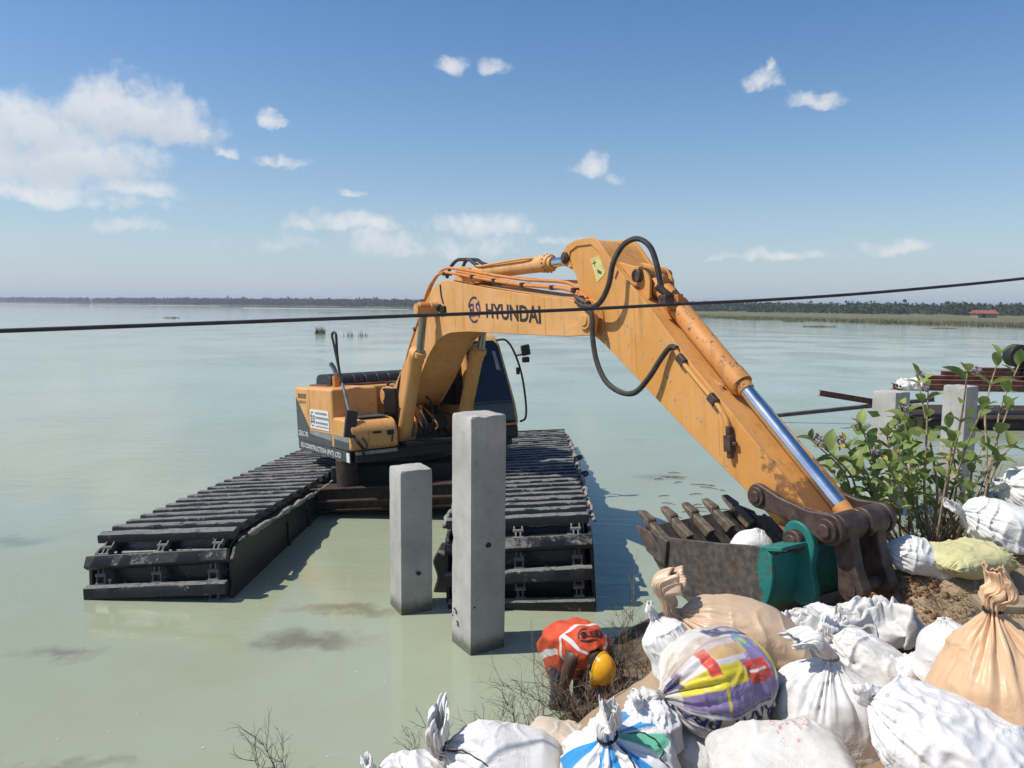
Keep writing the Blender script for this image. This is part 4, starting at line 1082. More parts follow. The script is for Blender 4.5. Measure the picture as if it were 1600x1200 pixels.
# ---- arm
armp = [(5.20, 2.28), (5.20, 2.40), (5.30, 2.475), (5.46, 2.50), (5.74, 2.485), (5.86, 2.40), (6.10, 2.12), (6.49, 1.77), (6.83, 1.42), (7.05, 1.20), (7.41, .87), (7.71, .59), (7.98, .35), (8.20, .09), (8.22, -.05), (8.12, -.14), (8.00, -.10), (7.86, .02), (7.72, .12), (7.47, .30), (7.02, .60), (6.41, 1.03), (5.86, 1.42), (5.62, 1.56), (5.50, 1.68), (5.47, 1.96), (5.40, 2.18), (5.30, 2.24)]
mb = MB(); mb.prism(round_poly(poly_in(armp, .02), .08, 3), -.215, .215, 1); ARM = hpart(mb, 'arm', M_ARM, .01)
for s in (-1, 1):
    mb = MB(); mb.prism(round_poly(armp, .08, 3), s * .212, s * .232, 1); mb.build('side_plate', M_ARM, ARM, None, .004)
    # welded doubler round the head of the arm
    hd = [(5.20, 2.28), (5.20, 2.40), (5.30, 2.475), (5.46, 2.50), (5.74, 2.485), (5.86, 2.40), (6.10, 2.12), (6.05, 2.05), (5.82, 2.33), (5.70, 2.42), (5.46, 2.435), (5.34, 2.40), (5.31, 2.32), (5.36, 2.24), (5.30, 2.24)]
    mb = MB(); mb.prism(hd, s * .231, s * .246, 1); mb.build('head_doubler', M_ARM, ARM, None, .004)
    mb = MB(); mb.prism(round_poly([(5.46, 1.60), (5.74, 1.50), (5.86, 1.60), (5.84, 1.80), (5.66, 1.90), (5.48, 1.86)], .07), s * .231, s * .25, 1); mb.build('pivot_doubler', M_ARM, ARM, None, .004)
for (x, z, rr, ww, mt) in ((5.26, 2.345, .06, .27, M_BROWNSTEEL), (7.74, .225, .075, .33, M_BROWNSTEEL), (8.11, -.035, .075, .36, M_BROWNSTEEL)):
    mb = MB(); mb.cyl((x, -ww, z), (x, ww, z), rr, 22); mb.cyl((x, -ww - .015, z), (x, ww + .015, z), rr * .6, 18); mb.build('pin', mt, ARM, None, .006)
for s in (-1, 1):   # bucket-cylinder bracket on the arm back
    mb = MB(); mb.prism(round_poly([(5.98, 2.22), (6.42, 1.80), (6.44, 2.00), (6.34, 2.13), (6.20, 2.15)], .05), s * .12, s * .15, 1); mb.build('bracket', M_ARM, ARM, None, .005)
mb = MB(); mb.cyl((6.30, -.20, 2.05), (6.30, .20, 2.05), .06, 18); mb.build('pin', M_BROWNSTEEL, ARM, None, .006)
mb = MB(); mb.prism([(5.67, 2.28), (5.81, 2.30), (5.90, 2.12), (5.76, 2.04)], -.2355, -.232, 1); ST = mb.build('warning_sticker', M_YSTICK, ARM, smooth=False)
mb = MB(); mb.add([(5.70, -.237, 2.235), (5.76, -.237, 2.245), (5.77, -.237, 2.235), (5.705, -.237, 2.225)], [(0, 1, 2, 3)]); mb.add([(5.725, -.237, 2.26), (5.735, -.237, 2.26), (5.745, -.237, 2.20), (5.735, -.237, 2.20)], [(0, 1, 2, 3)]); mb.add([(5.77, -.237, 2.17), (5.84, -.237, 2.14), (5.84, -.237, 2.11), (5.79, -.237, 2.13)], [(0, 1, 2, 3)]); mb.build('faded_pictogram', M_DKGREY, ST, smooth=False)
mb = MB(); mb.box((6.30, -.2325, 1.52), (.006, .005, .72)); mb.box((7.30, -.2325, .64), (.006, .005, .30)); mb.build('weld_seam', M_ARM, ARM, None, .002)
# hoses that loop between boom and arm
pipe([(5.70, -.345, 1.82), (5.84, -.36, 1.80), (6.00, -.38, 1.84), (6.13, -.38, 1.98), (6.19, -.36, 2.18), (6.27, -.30, 2.33), (6.40, -.24, 2.37), (6.52, -.20, 2.28), (6.58, -.18, 2.10), (6.60, -.16, 1.92), (6.66, -.14, 1.78)], .026, M_HOSE, ARM, 7, 'hydraulic_hose')
pipe([(5.72, -.35, 1.79), (5.83, -.37, 1.72), (5.86, -.39, 1.50), (5.92, -.40, 1.28), (6.05, -.40, 1.09), (6.24, -.38, .99), (6.42, -.36, .99), (6.58, -.33, 1.12), (6.70, -.29, 1.28), (6.80, -.265, 1.38), (6.87, -.255, 1.37)], .026, M_HOSE, ARM, 7, 'hydraulic_hose')
pipe([(6.84, -.255, 1.385), (6.93, -.255, 1.26), (7.12, -.255, 1.08), (7.30, -.255, .92), (7.40, -.255, .80), (7.43, -.255, .72)], .020, M_ARM, ARM)
mb = MB(); mb.box((6.92, -.25, 1.27), (.09, .06, .07), Matrix.Rotation(math.radians(42), 3, 'Y')); mb.build('pipe_clamp', M_BROWNSTEEL, ARM, None, .006)
mb = MB(); mb.box((7.27, -.25, .945), (.09, .06, .07), Matrix.Rotation(math.radians(42), 3, 'Y')); mb.build('pipe_clamp', M_BROWNSTEEL, ARM, None, .006)
mb = MB(); mb.box((7.44, -.262, .60), (.07, .07, .13)); mb.cyl((7.44, -.262, .48), (7.44, -.262, .55), .025, 10); mb.cyl((7.44, -.262, .66), (7.44, -.262, .74), .028, 10); mb.box((7.49, -.262, .60), (.05, .03, .03)); mb.build('stop_valve', M_BROWNSTEEL, ARM, None, .006)
mb = MB(); mb.box((6.62, -.13, 1.80), (.10, .10, .09)); mb.cyl((6.58, -.2, 1.93), (6.66, -.12, 1.83), .035, 10); mb.build('fitting', M_BROWNSTEEL, ARM, None, .008)

# ---- link, bucket
def slot_link(a, b, ra, rb, y0, y1, neck=.055):
    a, b = Vector(a), Vector(b); d = (b - a).normalized(); n = Vector((-d.y, d.x)); pts = []
    A0 = math.atan2(d.y, d.x)
    for i in range(13): t = A0 + math.pi / 2 + math.pi * i / 12; pts.append((a.x + ra * math.cos(t), a.y + ra * math.sin(t)))
    for t in (.3, .5, .7): q_ = a.lerp(b, t) - n * neck; pts.append((q_.x, q_.y))
    for i in range(13): t = A0 - math.pi / 2 + math.pi * i / 12; pts.append((b.x + rb * math.cos(t), b.y + rb * math.sin(t)))
    for t in (.7, .5, .3): q_ = a.lerp(b, t) + n * neck; pts.append((q_.x, q_.y))
    q_ = MB(); q_.prism(pts, y0, y1, 1); return q_
for s in (-1, 1):
    hpart(slot_link((7.74, .225), (8.36, .075), .095, .115, s * .255, s * .305, .068), 'side_link', M_BROWNSTEEL, .01)
mb = MB(); mb.cyl((8.36, -.34, .075), (8.36, .34, .075), .085, 24); mb.cyl((8.36, -.24, .075), (8.36, -.02, .075), .105, 24); mb.cyl((8.36, .04, .075), (8.36, .24, .075), .108, 24); mb.cyl((8.36, -.365, .075), (8.36, .365, .075), .05, 18); hpart(mb, 'link_pin', M_BROWNSTEEL, .008)
for s in (-1, 1):
    hpart(slot_link((8.36, .075), (8.44, -.34), .10, .10, s * .10, s * .20, .075), 'bucket_link', M_BROWNSTEEL, .01)
def mat_bucket():
    m, N, b = material('worn teal bucket'); co = obj_co(N); x, y, z = N.sep(co)
    n = N.noise(co, 3.2, 6, .65); n2 = N.noise(co, 15, 6, .65); n3 = N.noise(co, 60, 3, .6)
    steel = N.mix(N.ss(n2, .35, .7), (.050, .046, .042), (.125, .105, .088))
    steel = N.mix(N.m('MULTIPLY', N.ss(n, .5, .72), .55), steel, (.14, .072, .042))
    teal = N.mix(N.ss(n, .3, .7), (.010, .145, .125), (.018, .20, .175))
    teal = N.mix(N.m('MULTIPLY', N.ss(n, .56, .62), .7), teal, (.075, .065, .055))
    teal = N.mix(N.m('MULTIPLY', N.ss(n2, .58, .66), .6), teal, (.085, .065, .05))
    k = N.ss(N.m('ADD', x, N.m('MULTIPLY', N.m('SUBTRACT', n, .5), .35)), 7.97, 8.01)
    N.put(b.inputs['Base Color'], N.mix(k, steel, teal)); N.put(b.inputs['Roughness'], N.m('ADD', .35, N.m('MULTIPLY', n2, .4)))
    b.inputs['Specular IOR Level'].default_value = .4
    bump(N, b, N.m('ADD', n2, N.m('MULTIPLY', n3, .4)), .3, .008); return m
M_BKT = mat_bucket(); M_TOOTH = mat_simple('muddy tooth steel', (.135, .108, .075), .7, 0, .45, 14, .5)
outer = smooth_path([(6.70, -.165, 0), (6.80, -.32, 0), (6.93, -.47, 0), (7.12, -.60, 0), (7.38, -.69, 0), (7.66, -.69, 0), (7.90, -.60, 0), (8.05, -.46, 0), (8.11, -.28, 0), (8.11, -.11, 0)], 5)
outer = [(p.x, p.y) for p in outer]
def offs(path, d):
    res = []
    for i, p in enumerate(path):
        a = Vector(path[max(i - 1, 0)]); b = Vector(path[min(i + 1, len(path) - 1)]); t = (b - a).normalized(); res.append((p[0] - t.y * d, p[1] + t.x * d))
    return res
inner = offs(outer, .030)
mb = MB(); mb.prism(outer + inner[::-1], -.56, .56, 1); BKT = hpart(mb, 'bucket', M_BKT, None, None, 30); BKT['label'] = 'worn digging bucket, teal at the back and bare steel toward the teeth'
side = outer + [(8.06, -.06), (7.95, -.065), (7.60, -.115), (7.10, -.17), (6.92, -.185)]
for s in (-1, 1):
    mb = MB(); mb.prism(side, s * .562, s * .592, 1); mb.build('side_plate', M_BKT, BKT, None, .005)
    mb = MB(); mb.prism([(6.67, -.13), (6.80, -.33), (7.02, -.42), (7.06, -.20), (6.98, -.165), (6.93, -.24), (6.86, -.16)], s * .593, s * .622, 1); mb.build('side_cutter', M_BKT, BKT, None, .006)
    mb = MB(); mb.prism(round_poly([(7.99, .02), (8.04, .09), (8.12, .105), (8.21, .06), (8.26, -.06), (8.22, -.22), (8.26, -.40), (8.22, -.52), (8.06, -.50), (7.98, -.14)], .05), s * .265, s * .325, 1); mb.build('ear', M_BKT, BKT, None, .01)
    mb = MB(); mb.cyl((8.11, s * .30, -.035), (8.11, s * .385, -.035), .078, 20); mb.cyl((8.11, s * .38, -.035), (8.11, s * .40, -.035), .045, 16); mb.build('pin_collar', M_BROWNSTEEL, BKT, None, .008)
    mb = MB(); mb.prism([(8.02, -.055), (8.20, -.03), (8.20, -.06), (8.02, -.09)], s * .592, s * .33, 1); mb.build('top_stiffener', M_BKT, BKT, None, .006)
mb = MB(); mb.cyl((8.44, -.21, -.34), (8.44, .21, -.34), .05, 16); mb.build('pin', M_BROWNSTEEL, BKT)
for i in range(5):
    y = -.50 + i * .25
    q = MB(); q.prism([(6.90, -.30), (6.72, -.17), (6.69, -.10), (6.74, -.10), (6.96, -.23)], y - .038, y + .038, 1)
    t = q.build('tooth_adapter', M_TOOTH, BKT, None, .012)
    q = MB(); q.prism([(6.76, -.18), (6.62, -.075), (6.595, -.03), (6.63, -.03), (6.75, -.085)], y - .05, y + .05, 1)
    q.v = [(x, y + (yy - y) * (1.0 if x > 6.68 else .75), z) for x, yy, z in q.v]
    q.build('tooth', M_TOOTH, BKT, None, .014)
# ------------------------------------------------------------------ raft with rusty steel, right background
raft = empty('work_raft', (13.6, 20.6, 0)); tag(raft, 'low dark steel raft on the water carrying rusty beams at the right edge', 'raft')
mb = MB(); mb.box((0, 0, .30), (6.4, 2.6, .06)); mb.build('deck', M_DKRUST, raft, None, .02)
for x in (-2.6, -1.0, .6, 2.2):
    for y in (-1.0, .9):
        mb = MB(); mb.cyl((x - .55, y, .12), (x + .55, y, .12), .24, 18); mb.build('float_drum', M_DKRUST, raft, None, .02)
def ibeam(name, p0, p1, h, w, mat, label, group, roll=0.0, channel=False):
    p0, p1 = Vector(p0), Vector(p1); d = p1 - p0; L = d.length
    t = h * .10; q = MB(); q.box((L / 2, 0, h / 2 - t / 2), (L, w, t)); q.box((L / 2, 0, -h / 2 + t / 2), (L, w, t)); q.box((L / 2, (-w / 2 + t / 2) if channel else 0, 0), (L, t, h - 2 * t + .002))
    o = q.build(name, mat, None, None, .003)
    o.matrix_world = Matrix.Translation(p0) @ d.to_track_quat('X', 'Z').to_matrix().to_4x4() @ Matrix.Rotation(roll, 4, 'X')
    tag(o, label, 'steel beam', group); return o
G = 'rusty steel beams on the raft'; M_RUSTB = mat_simple('red rusty beam', (.27, .125, .085), .8, 0, .35, 3, .3)
ibeam('steel_beam', at(1281, 614, 19.4), at(1452, 642, 21.2), .15, .12, M_RUST, 'short rusty beam jutting left over the water, its free end raised', G)
ibeam('steel_beam', at(1206, 650, 20.4), at(1460, 624, 20.0), .10, .12, mat_simple('grey weathered steel', (.16, .14, .125), .6, .3, .3, 6), 'long thin grey-brown beam reaching farthest left, low over the water', G)
rows_ = [(1395, 604, 606, .17, 'lowest rusty beam of the stack, sticking out past the pillar'), (1432, 597, 598, .15, 'rusty beam just above the lowest in the raft stack'),
         (1440, 590, 590, .13, 'rusty beam at mid height of the raft stack'), (1470, 583, 582, .12, 'rusty beam second from the top of the raft stack'),
         (1530, 577, 577, .10, 'topmost rusty beam of the raft stack, the shortest in view')]
for i, (u0, v0, v1, h, lab) in enumerate(rows_):
    ibeam('steel_beam', at(u0, v0, 19.6 + .12 * i), at(1760, v1 + 4, 20.2 + .12 * i), h, .2, M_RUSTB, lab, G)
for i in range(1):
    ibeam('steel_beam', at(1455 + i * 20, 596 - i * 8, 20.3 + .1 * i), at(1770, 598 - i * 7, 20.9), .13, .2, M_RUST, 'rusty beam at the back of the raft stack, behind the front row', G)
# diesel engine at the right edge
p = at(1612, 575, 20.2); eng = empty('diesel_engine', tuple(p)); tag(eng, 'dark diesel engine standing on the rusty steel at the right edge', 'engine')
mb = MB(); mb.box((.05, 0, .18), (.72, .5, .46)); mb.build('engine_block', M_BLACK, eng, None, .05)
mb = MB(); mb.cyl((-.38, -.12, .32), (-.38, .22, .32), .30, 28); mb.build('flywheel', M_BLACK, eng, None, .03)
mb = MB(); mb.cyl((-.38, -.16, .32), (-.38, -.12, .32), .15, 20); mb.box((-.25, -.27, .16), (.24, .05, .2)); mb.build('fan_guard', M_CHROME2, eng, None, .02)
mb = MB(); mb.cyl((.0, -.28, .52), (.5, -.28, .52), .13, 18); mb.build('air_filter', M_BLACK, eng, None, .03)
for x in (-.25, .3):
    mb = MB(); mb.box((x, 0, -.20), (.08, .45, .36)); mb.build('leg', M_CHASSIS, eng, None, .01)

# ------------------------------------------------------------------ overhead cable
cp = [(-160, 521.5), (0, 517), (150, 511.5), (300, 506), (450, 500.5), (600, 495), (750, 489.5), (905, 483.5), (1065, 475), (1200, 468.5), (1330, 460), (1465, 448.5), (1600, 435), (1760, 415)]
pts = [tuple(at(u, v, 3.25 + (u / 1600) * 2.1)) for u, v in cp]
a, b_ = Vector(pts[0]), Vector(pts[1]); c_, d_ = Vector(pts[-2]), Vector(pts[-1])
pts = [tuple(a + (a - b_) * k + Vector((0, 0, .05 * k * k))) for k in (12, 6, 3)] + pts + [tuple(d_ + (d_ - c_) * k + Vector((0, 0, .03 * k * k))) for k in (2, 5, 9)]
mb = MB(); mb.tube(smooth_path(pts, 6), .0098, 8)
tag(mb.build('overhead_cable', mat_simple('black cable', (.030, .032, .036), .55, 0, .3, 12, 0), None, 'all'), 'black cable sagging across the whole view in front of the boom', 'cable')

# ------------------------------------------------------------------ worker
def skin_body(name, mat, verts, edges, radii, parent, sub=2):
    me = bpy.data.meshes.new(name); me.from_pydata([tuple(v) for v in verts], edges, []); me.update()
    o = link(name, me, parent, mat)
    md = o.modifiers.new('skin', 'SKIN'); md.use_smooth_shade = True
    for i, r_ in enumerate(radii):
        sv = me.skin_vertices[0].data[i]; sv.radius = (r_, r_) if np.isscalar(r_) else r_; sv.use_root = (i == 0)
    md.use_x_symmetry = False
    s = o.modifiers.new('sub', 'SUBSURF'); s.levels = sub; s.render_levels = sub
    return o
wp = at(886, 1040, 5.72)
W0 = Vector((wp[0], wp[1], 0))
WK = empty('person', W0 + Vector((0, 0, -.17))); WK.scale = (.83, .83, .83)
tag(WK, 'person in orange vest and yellow helmet bending over at the water edge', 'person')
wf = Vector((.44, -.90, 0)).normalized(); ws = Vector((0, 0, 1)).cross(wf)      # forward, left
def wl(f, s, z): return wf * f + ws * s + Vector((0, 0, z + .12))
M_SKIN = mat_simple('dark skin', (.075, .042, .028), .5, 0, .12, 14, .05)
M_JEANS = mat_simple('dark trousers', (.035, .042, .060), .9, 0, .3, 18, .3)
vs = [wl(0, 0, .72), wl(.16, 0, .80), wl(.34, 0, .80), wl(.46, 0, .755), wl(.53, 0, .72), wl(.60, 0, .68), wl(.66, 0, .64)]
rad = [(.15, .12), (.145, .115), (.16, .12), (.10, .08), .052, .088, .07]; ed = [(i, i + 1) for i in range(6)]
def limb(start, pts, rs):
    k = start
    for p, r_ in zip(pts, rs):
        vs.append(p); rad.append(r_); ed.append((k, len(vs) - 1)); k = len(vs) - 1
    return k
for s in (1, -1):
    e = limb(2, [wl(.40, s * .18, .745), wl(.38, s * .225, .59), wl(.36, s * .24, .44), wl(.42, s * .20, .31), wl(.47, s * .165, .20), wl(.49, s * .155, .13)], [.068, .055, .045, .040, .030, .034])
    for j in range(4):
        o_ = (j - 1.5) * .017
        limb(e, [wl(.505, s * .150 + o_, .08), wl(.515, s * .145 + o_ * 1.1, .045), wl(.51, s * .140 + o_, .015)], [.0095, .009, .008])
    limb(e, [wl(.515, s * .115, .11), wl(.53, s * .095, .075)], [.011, .009])
for s in (1, -1):
    limb(0, [wl(-.01, s * .095, .64), wl(.07, s * .12, .33), wl(.0, s * .125, -.02), wl(-.02, s * .125, -.22)], [.095, .062, .052, .045])
skin_body('body', M_SKIN, vs, ed, rad, WK)
vs = [wl(.03, 0, .74)]; rad = [(.165, .135)]; ed = []
for s in (1, -1):
    limb(0, [wl(-.01, s * .095, .64), wl(.04, s * .11, .48), wl(.07, s * .12, .33), wl(.03, s * .125, .12), wl(.0, s * .125, -.04), wl(-.01, s * .125, -.18)], [.115, .095, .082, .075, .07, .07])
skin_body('trousers', M_JEANS, vs, ed, rad, WK)
# vest: rings along the bent back, the loose front hanging down
def mat_vest():
    m, N, b = material('orange vest'); tc = N.n('TexCoord'); u, v, _ = N.sep(tc.outputs['UV']); n = N.noise(tc.outputs['Object'], 9, 4, .6)
    def band(x, c, w): return N.m('LESS_THAN', N.m('ABSOLUTE', N.m('SUBTRACT', x, c)), w)
    c = N.mix(N.ss(n, .3, .7), (.50, .055, .016), (.62, .085, .025))
    us = N.m('ABSOLUTE', N.m('SUBTRACT', u, .5))         # 0 at the spine
    st = N.m('MULTIPLY', band(v, .50, .022), 1.0)
    st = N.m('MAXIMUM', st, N.m('MULTIPLY', band(us, .155, .017), N.m('GREATER_THAN', v, .50)))
    st = N.m('MAXIMUM', st, N.m('MULTIPLY', band(us, .30, .014), N.m('LESS_THAN', v, .42)))
    c = N.mix(st, c, (.62, .62, .60)); N.put(b.inputs['Base Color'], c); b.inputs['Roughness'].default_value = .75
    bump(N, b, N.noise(tc.outputs['Object'], 22, 4, .6, .6), .5, .012); return m
NV, NU = 34, 56; A = np.zeros((NV, NU, 3)); UVg = np.zeros((NV, NU, 2))
for j in range(NV):
    t = j / (NV - 1)
    cx = np.interp(t, [0, .3, .65, 1], [-.16, .08, .34, .50]); cz = np.interp(t, [0, .15, .35, .65, .85, 1], [.66, .75, .80, .80, .77, .74])
    rw = np.interp(t, [0, .3, .7, .88, 1], [.245, .245, .215, .18, .085]); rt = np.interp(t, [0, .3, .7, 1], [.14, .135, .135, .085]); rb = np.interp(t, [0, .2, .5, .8, 1], [.40, .42, .26, .15, .09])
    for i in range(NU):
        a_ = 2 * math.pi * (i / NU) ; sx = math.sin(a_); cxs = -math.cos(a_)          # i=NU/2 is the spine
        fold = .016 * math.sin(7 * a_ + 5 * t + 1.3 * math.sin(3 * t * 5)) * (1.0 - .6 * t) + .012 * float(fbm(np.array([[a_ * 1.3, t * 5, 3.0]]), 3)[0])
        r_w = (rw + fold); zz = (rt if cxs > 0 else rb) + fold
        off = -.10 * (1 - t) ** 2 * (1 if cxs < 0 else 0) * (-cxs)
        A[j, i] = tuple(wl(cx + .04 * (1 - cxs) * (1 - t), r_w * sx * (1 - .10 * max(0, -cxs)), cz + zz * cxs)); UVg[j, i] = (i / NU, t)
    
def grid_obj(name, A, mat, parent=None, closed=True, uv=True, smooth=True, solid=None):
    nv, nu = A.shape[:2]; me = bpy.data.meshes.new(name); fs = []; uvs = []
    for j in range(nv - 1):
        for i in range(nu if closed else nu - 1):
            i2 = (i + 1) % nu; fs.append((j * nu + i, j * nu + i2, (j + 1) * nu + i2, (j + 1) * nu + i))
            u0, u1 = i / (nu if closed else nu - 1), (i + 1) / (nu if closed else nu - 1); v0, v1 = j / (nv - 1), (j + 1) / (nv - 1)
            uvs += [u0, v0, u1, v0, u1, v1, u0, v1]
    me.from_pydata(A.reshape(-1, 3).tolist(), [], fs); me.update()
    l = me.uv_layers.new(name='UVMap'); l.data.foreach_set('uv', uvs)
    if smooth: me.shade_smooth()
    o = link(name, me, parent, mat)
    if solid: md = o.modifiers.new('solid', 'SOLIDIFY'); md.thickness = solid
    return o
def surf(A, u, v, off=.003, closed=True):
    nv, nu = A.shape[:2]; x = (u % 1.0) * nu; y = min(max(v, 0.0), .9999) * (nv - 1); i = int(x) % nu; j = int(y); fx = x - int(x); fy = y - j; i2 = (i + 1) % nu
    p = (A[j, i] * (1 - fx) + A[j, i2] * fx) * (1 - fy) + (A[j + 1, i] * (1 - fx) + A[j + 1, i2] * fx) * fy
    n = np.cross(A[j, i2] - A[j, i], A[j + 1, i] - A[j, i]); n = n / (np.linalg.norm(n) + 1e-9); return p + n * off
def text_on(A, body, u0, v0, du, dv, off, mat, name, parent, bold=.01, flipn=False):
    """lettering laid on a grid surface: du/dv are (uv per text width) / (uv per text height) vectors"""
    V, Fs = text_2d(body, 1.0, 1.0, bold); vs = [surf(A, u0 + du[0] * x + dv[0] * y, v0 + du[1] * x + dv[1] * y, -off if flipn else off) for x, y in V]
    q = MB(); q.add(vs, Fs); return q.build(name, mat, parent, smooth=False)
VEST = grid_obj('vest', A, mat_vest(), WK, True, solid=.006)
cpt = A.mean((0, 1)); _p = surf(A, .5, .6, .01); _fl = np.dot(_p - surf(A, .5, .6, 0), np.array([0, 0, 1.0])) < 0
text_on(A, 'ELS', .43, .80, (.14, 0), (0, -.10), .006, M_INK, 'emblem', VEST, .03, _fl)
q = MB(); vs = []; n_ = 40
for i in range(n_ + 1):
    a_ = 6.283 * i / n_
    for rr in (1.0, .84): vs.append(surf(A, .50 + .098 * rr * math.cos(a_), .75 + .125 * rr * math.sin(a_), -.006 if _fl else .006))
q.add(vs, [(2 * i, 2 * i + 1, 2 * i + 3, 2 * i + 2) for i in range(n_) if i % 14 not in (0, 1)]); q.build('emblem', M_INK, VEST, smooth=False)
# helmet
hc = wl(.60, 0, .685); up = (wf * .90 + Vector((0, 0, -.10)) + ws * .25).normalized(); fr = (Vector((0, 0, -1)) - up * Vector((0, 0, -1)).dot(up)).normalized(); sd = up.cross(fr)
q = MB(); vs = []; nu_, nv_ = 36, 14
for j in range(nv_ + 1):
    ph = math.pi / 2 * j / nv_
    for i in range(nu_):
        th = 2 * math.pi * i / nu_; rr = math.cos(ph); ridge_ = .006 * max(0, 1 - abs(math.sin(th)) * 5) * math.sin(ph * 1.6)
        vs.append(hc + fr * (.142 * rr * math.cos(th)) + sd * (.112 * rr * math.sin(th)) + up * ((.135 + ridge_) * math.sin(ph) - .01))
fs = [(j * nu_ + i, j * nu_ + (i + 1) % nu_, (j + 1) * nu_ + (i + 1) % nu_, (j + 1) * nu_ + i) for j in range(nv_) for i in range(nu_)]
q.add(vs, fs); M_HELM = mat_simple('yellow helmet', (.80, .40, .015), .28, 0, .12, 5, .03)
HEL = q.build('helmet', M_HELM, WK, 'all')
vs = []
for i in range(nu_):
    th = 2 * math.pi * i / nu_; ex = .012 + .035 * max(0, math.cos(th)) ** 2
    a_ = fr * math.cos(th) * .142 + sd * math.sin(th) * .112
    vs += [hc + a_ * .99 - up * .012, hc + a_ * (1 + ex / .13) - up * (.022 + .012 * max(0, math.cos(th))), hc + a_ * 1.0 - up * .020]
q = MB(); q.add(vs, [(i * 3 + k, ((i + 1) % nu_) * 3 + k, ((i + 1) % nu_) * 3 + k + 1, i * 3 + k + 1) for i in range(nu_) for k in range(2)]); q.build('helmet_brim', M_HELM, HEL, 'all')
# hair and face below the helmet, mostly hidden
q = MB(); q.ball(hc - up * .05 - fr * .02, (.085, .085, .085), None, 16, 10); q.build('hair', mat_flat('black hair', (.012, .010, .009), .8), WK, 'all')
for s in (-1, 1):
    q = MB(); q.ball(hc - up * .075 + fr * .082 + sd * s * .03, .010, None, 8, 6); q.build('eye', M_WHITE, WK, 'all')
q = MB(); q.ball(hc - up * .11 + fr * .095, (.014, .014, .02), None, 8, 6); q.build('nose', M_SKIN, WK, 'all')
q = MB(); q.tube([hc - up * .145 + fr * .075 - sd * .025, hc - up * .148 + fr * .085, hc - up * .145 + fr * .075 + sd * .025], .007, 6); q.build('mouth', mat_flat('lips', (.09, .035, .03)), WK, 'all')
for s in (-1, 1):
    q = MB(); q.ball(hc - up * .07 + sd * s * .088 - fr * .01, (.018, .018, .028), None, 8, 6); q.build('ear', M_SKIN, WK, 'all')
# ------------------------------------------------------------------ sandbags
PROF = {
 'lying': [(-1.0, .80, .015), (-.985, .86, .10), (-.93, .92, .32), (-.8, .97, .66), (-.5, 1, .95), (-.1, 1, 1), (.3, .97, .98), (.6, .84, .86), (.8, .62, .66), (.92, .38, .44), (1.0, .16, .22)],
 'round': [(-1.0, .30, .02), (-.99, .48, .18), (-.92, .68, .48), (-.75, .88, .80), (-.4, 1, .98), (0, 1.02, 1.02), (.3, .96, .96), (.55, .80, .80), (.76, .56, .58), (.90, .32, .36), (1.0, .13, .15)],
 'pillow': [(-1.0, .84, .015), (-.985, .89, .12), (-.93, .94, .36), (-.8, .98, .70), (-.45, 1.02, .97), (0, 1, 1), (.45, 1.0, .95), (.8, .95, .66), (.94, .9, .34), (.99, .85, .10), (1.0, .80, .015)],
 'upright': [(-1, .02, .02), (-1, .55, .55), (-.97, .84, .84), (-.86, .97, .97), (-.5, 1.03, 1.03), (-.05, 1.0, 1.0), (.3, .95, .95), (.52, .84, .84), (.68, .64, .64), (.82, .38, .38), (.93, .19, .19), (1.0, .11, .11)],
 'tall': [(-1, .02, .02), (-1, .6, .6), (-.97, .86, .86), (-.86, .98, .98), (-.5, 1.04, 1.04), (-.1, 1.0, 1.0), (.2, .88, .88), (.45, .68, .68), (.65, .46, .46), (.82, .27, .27), (.93, .15, .15), (1.0, .095, .095)],
}
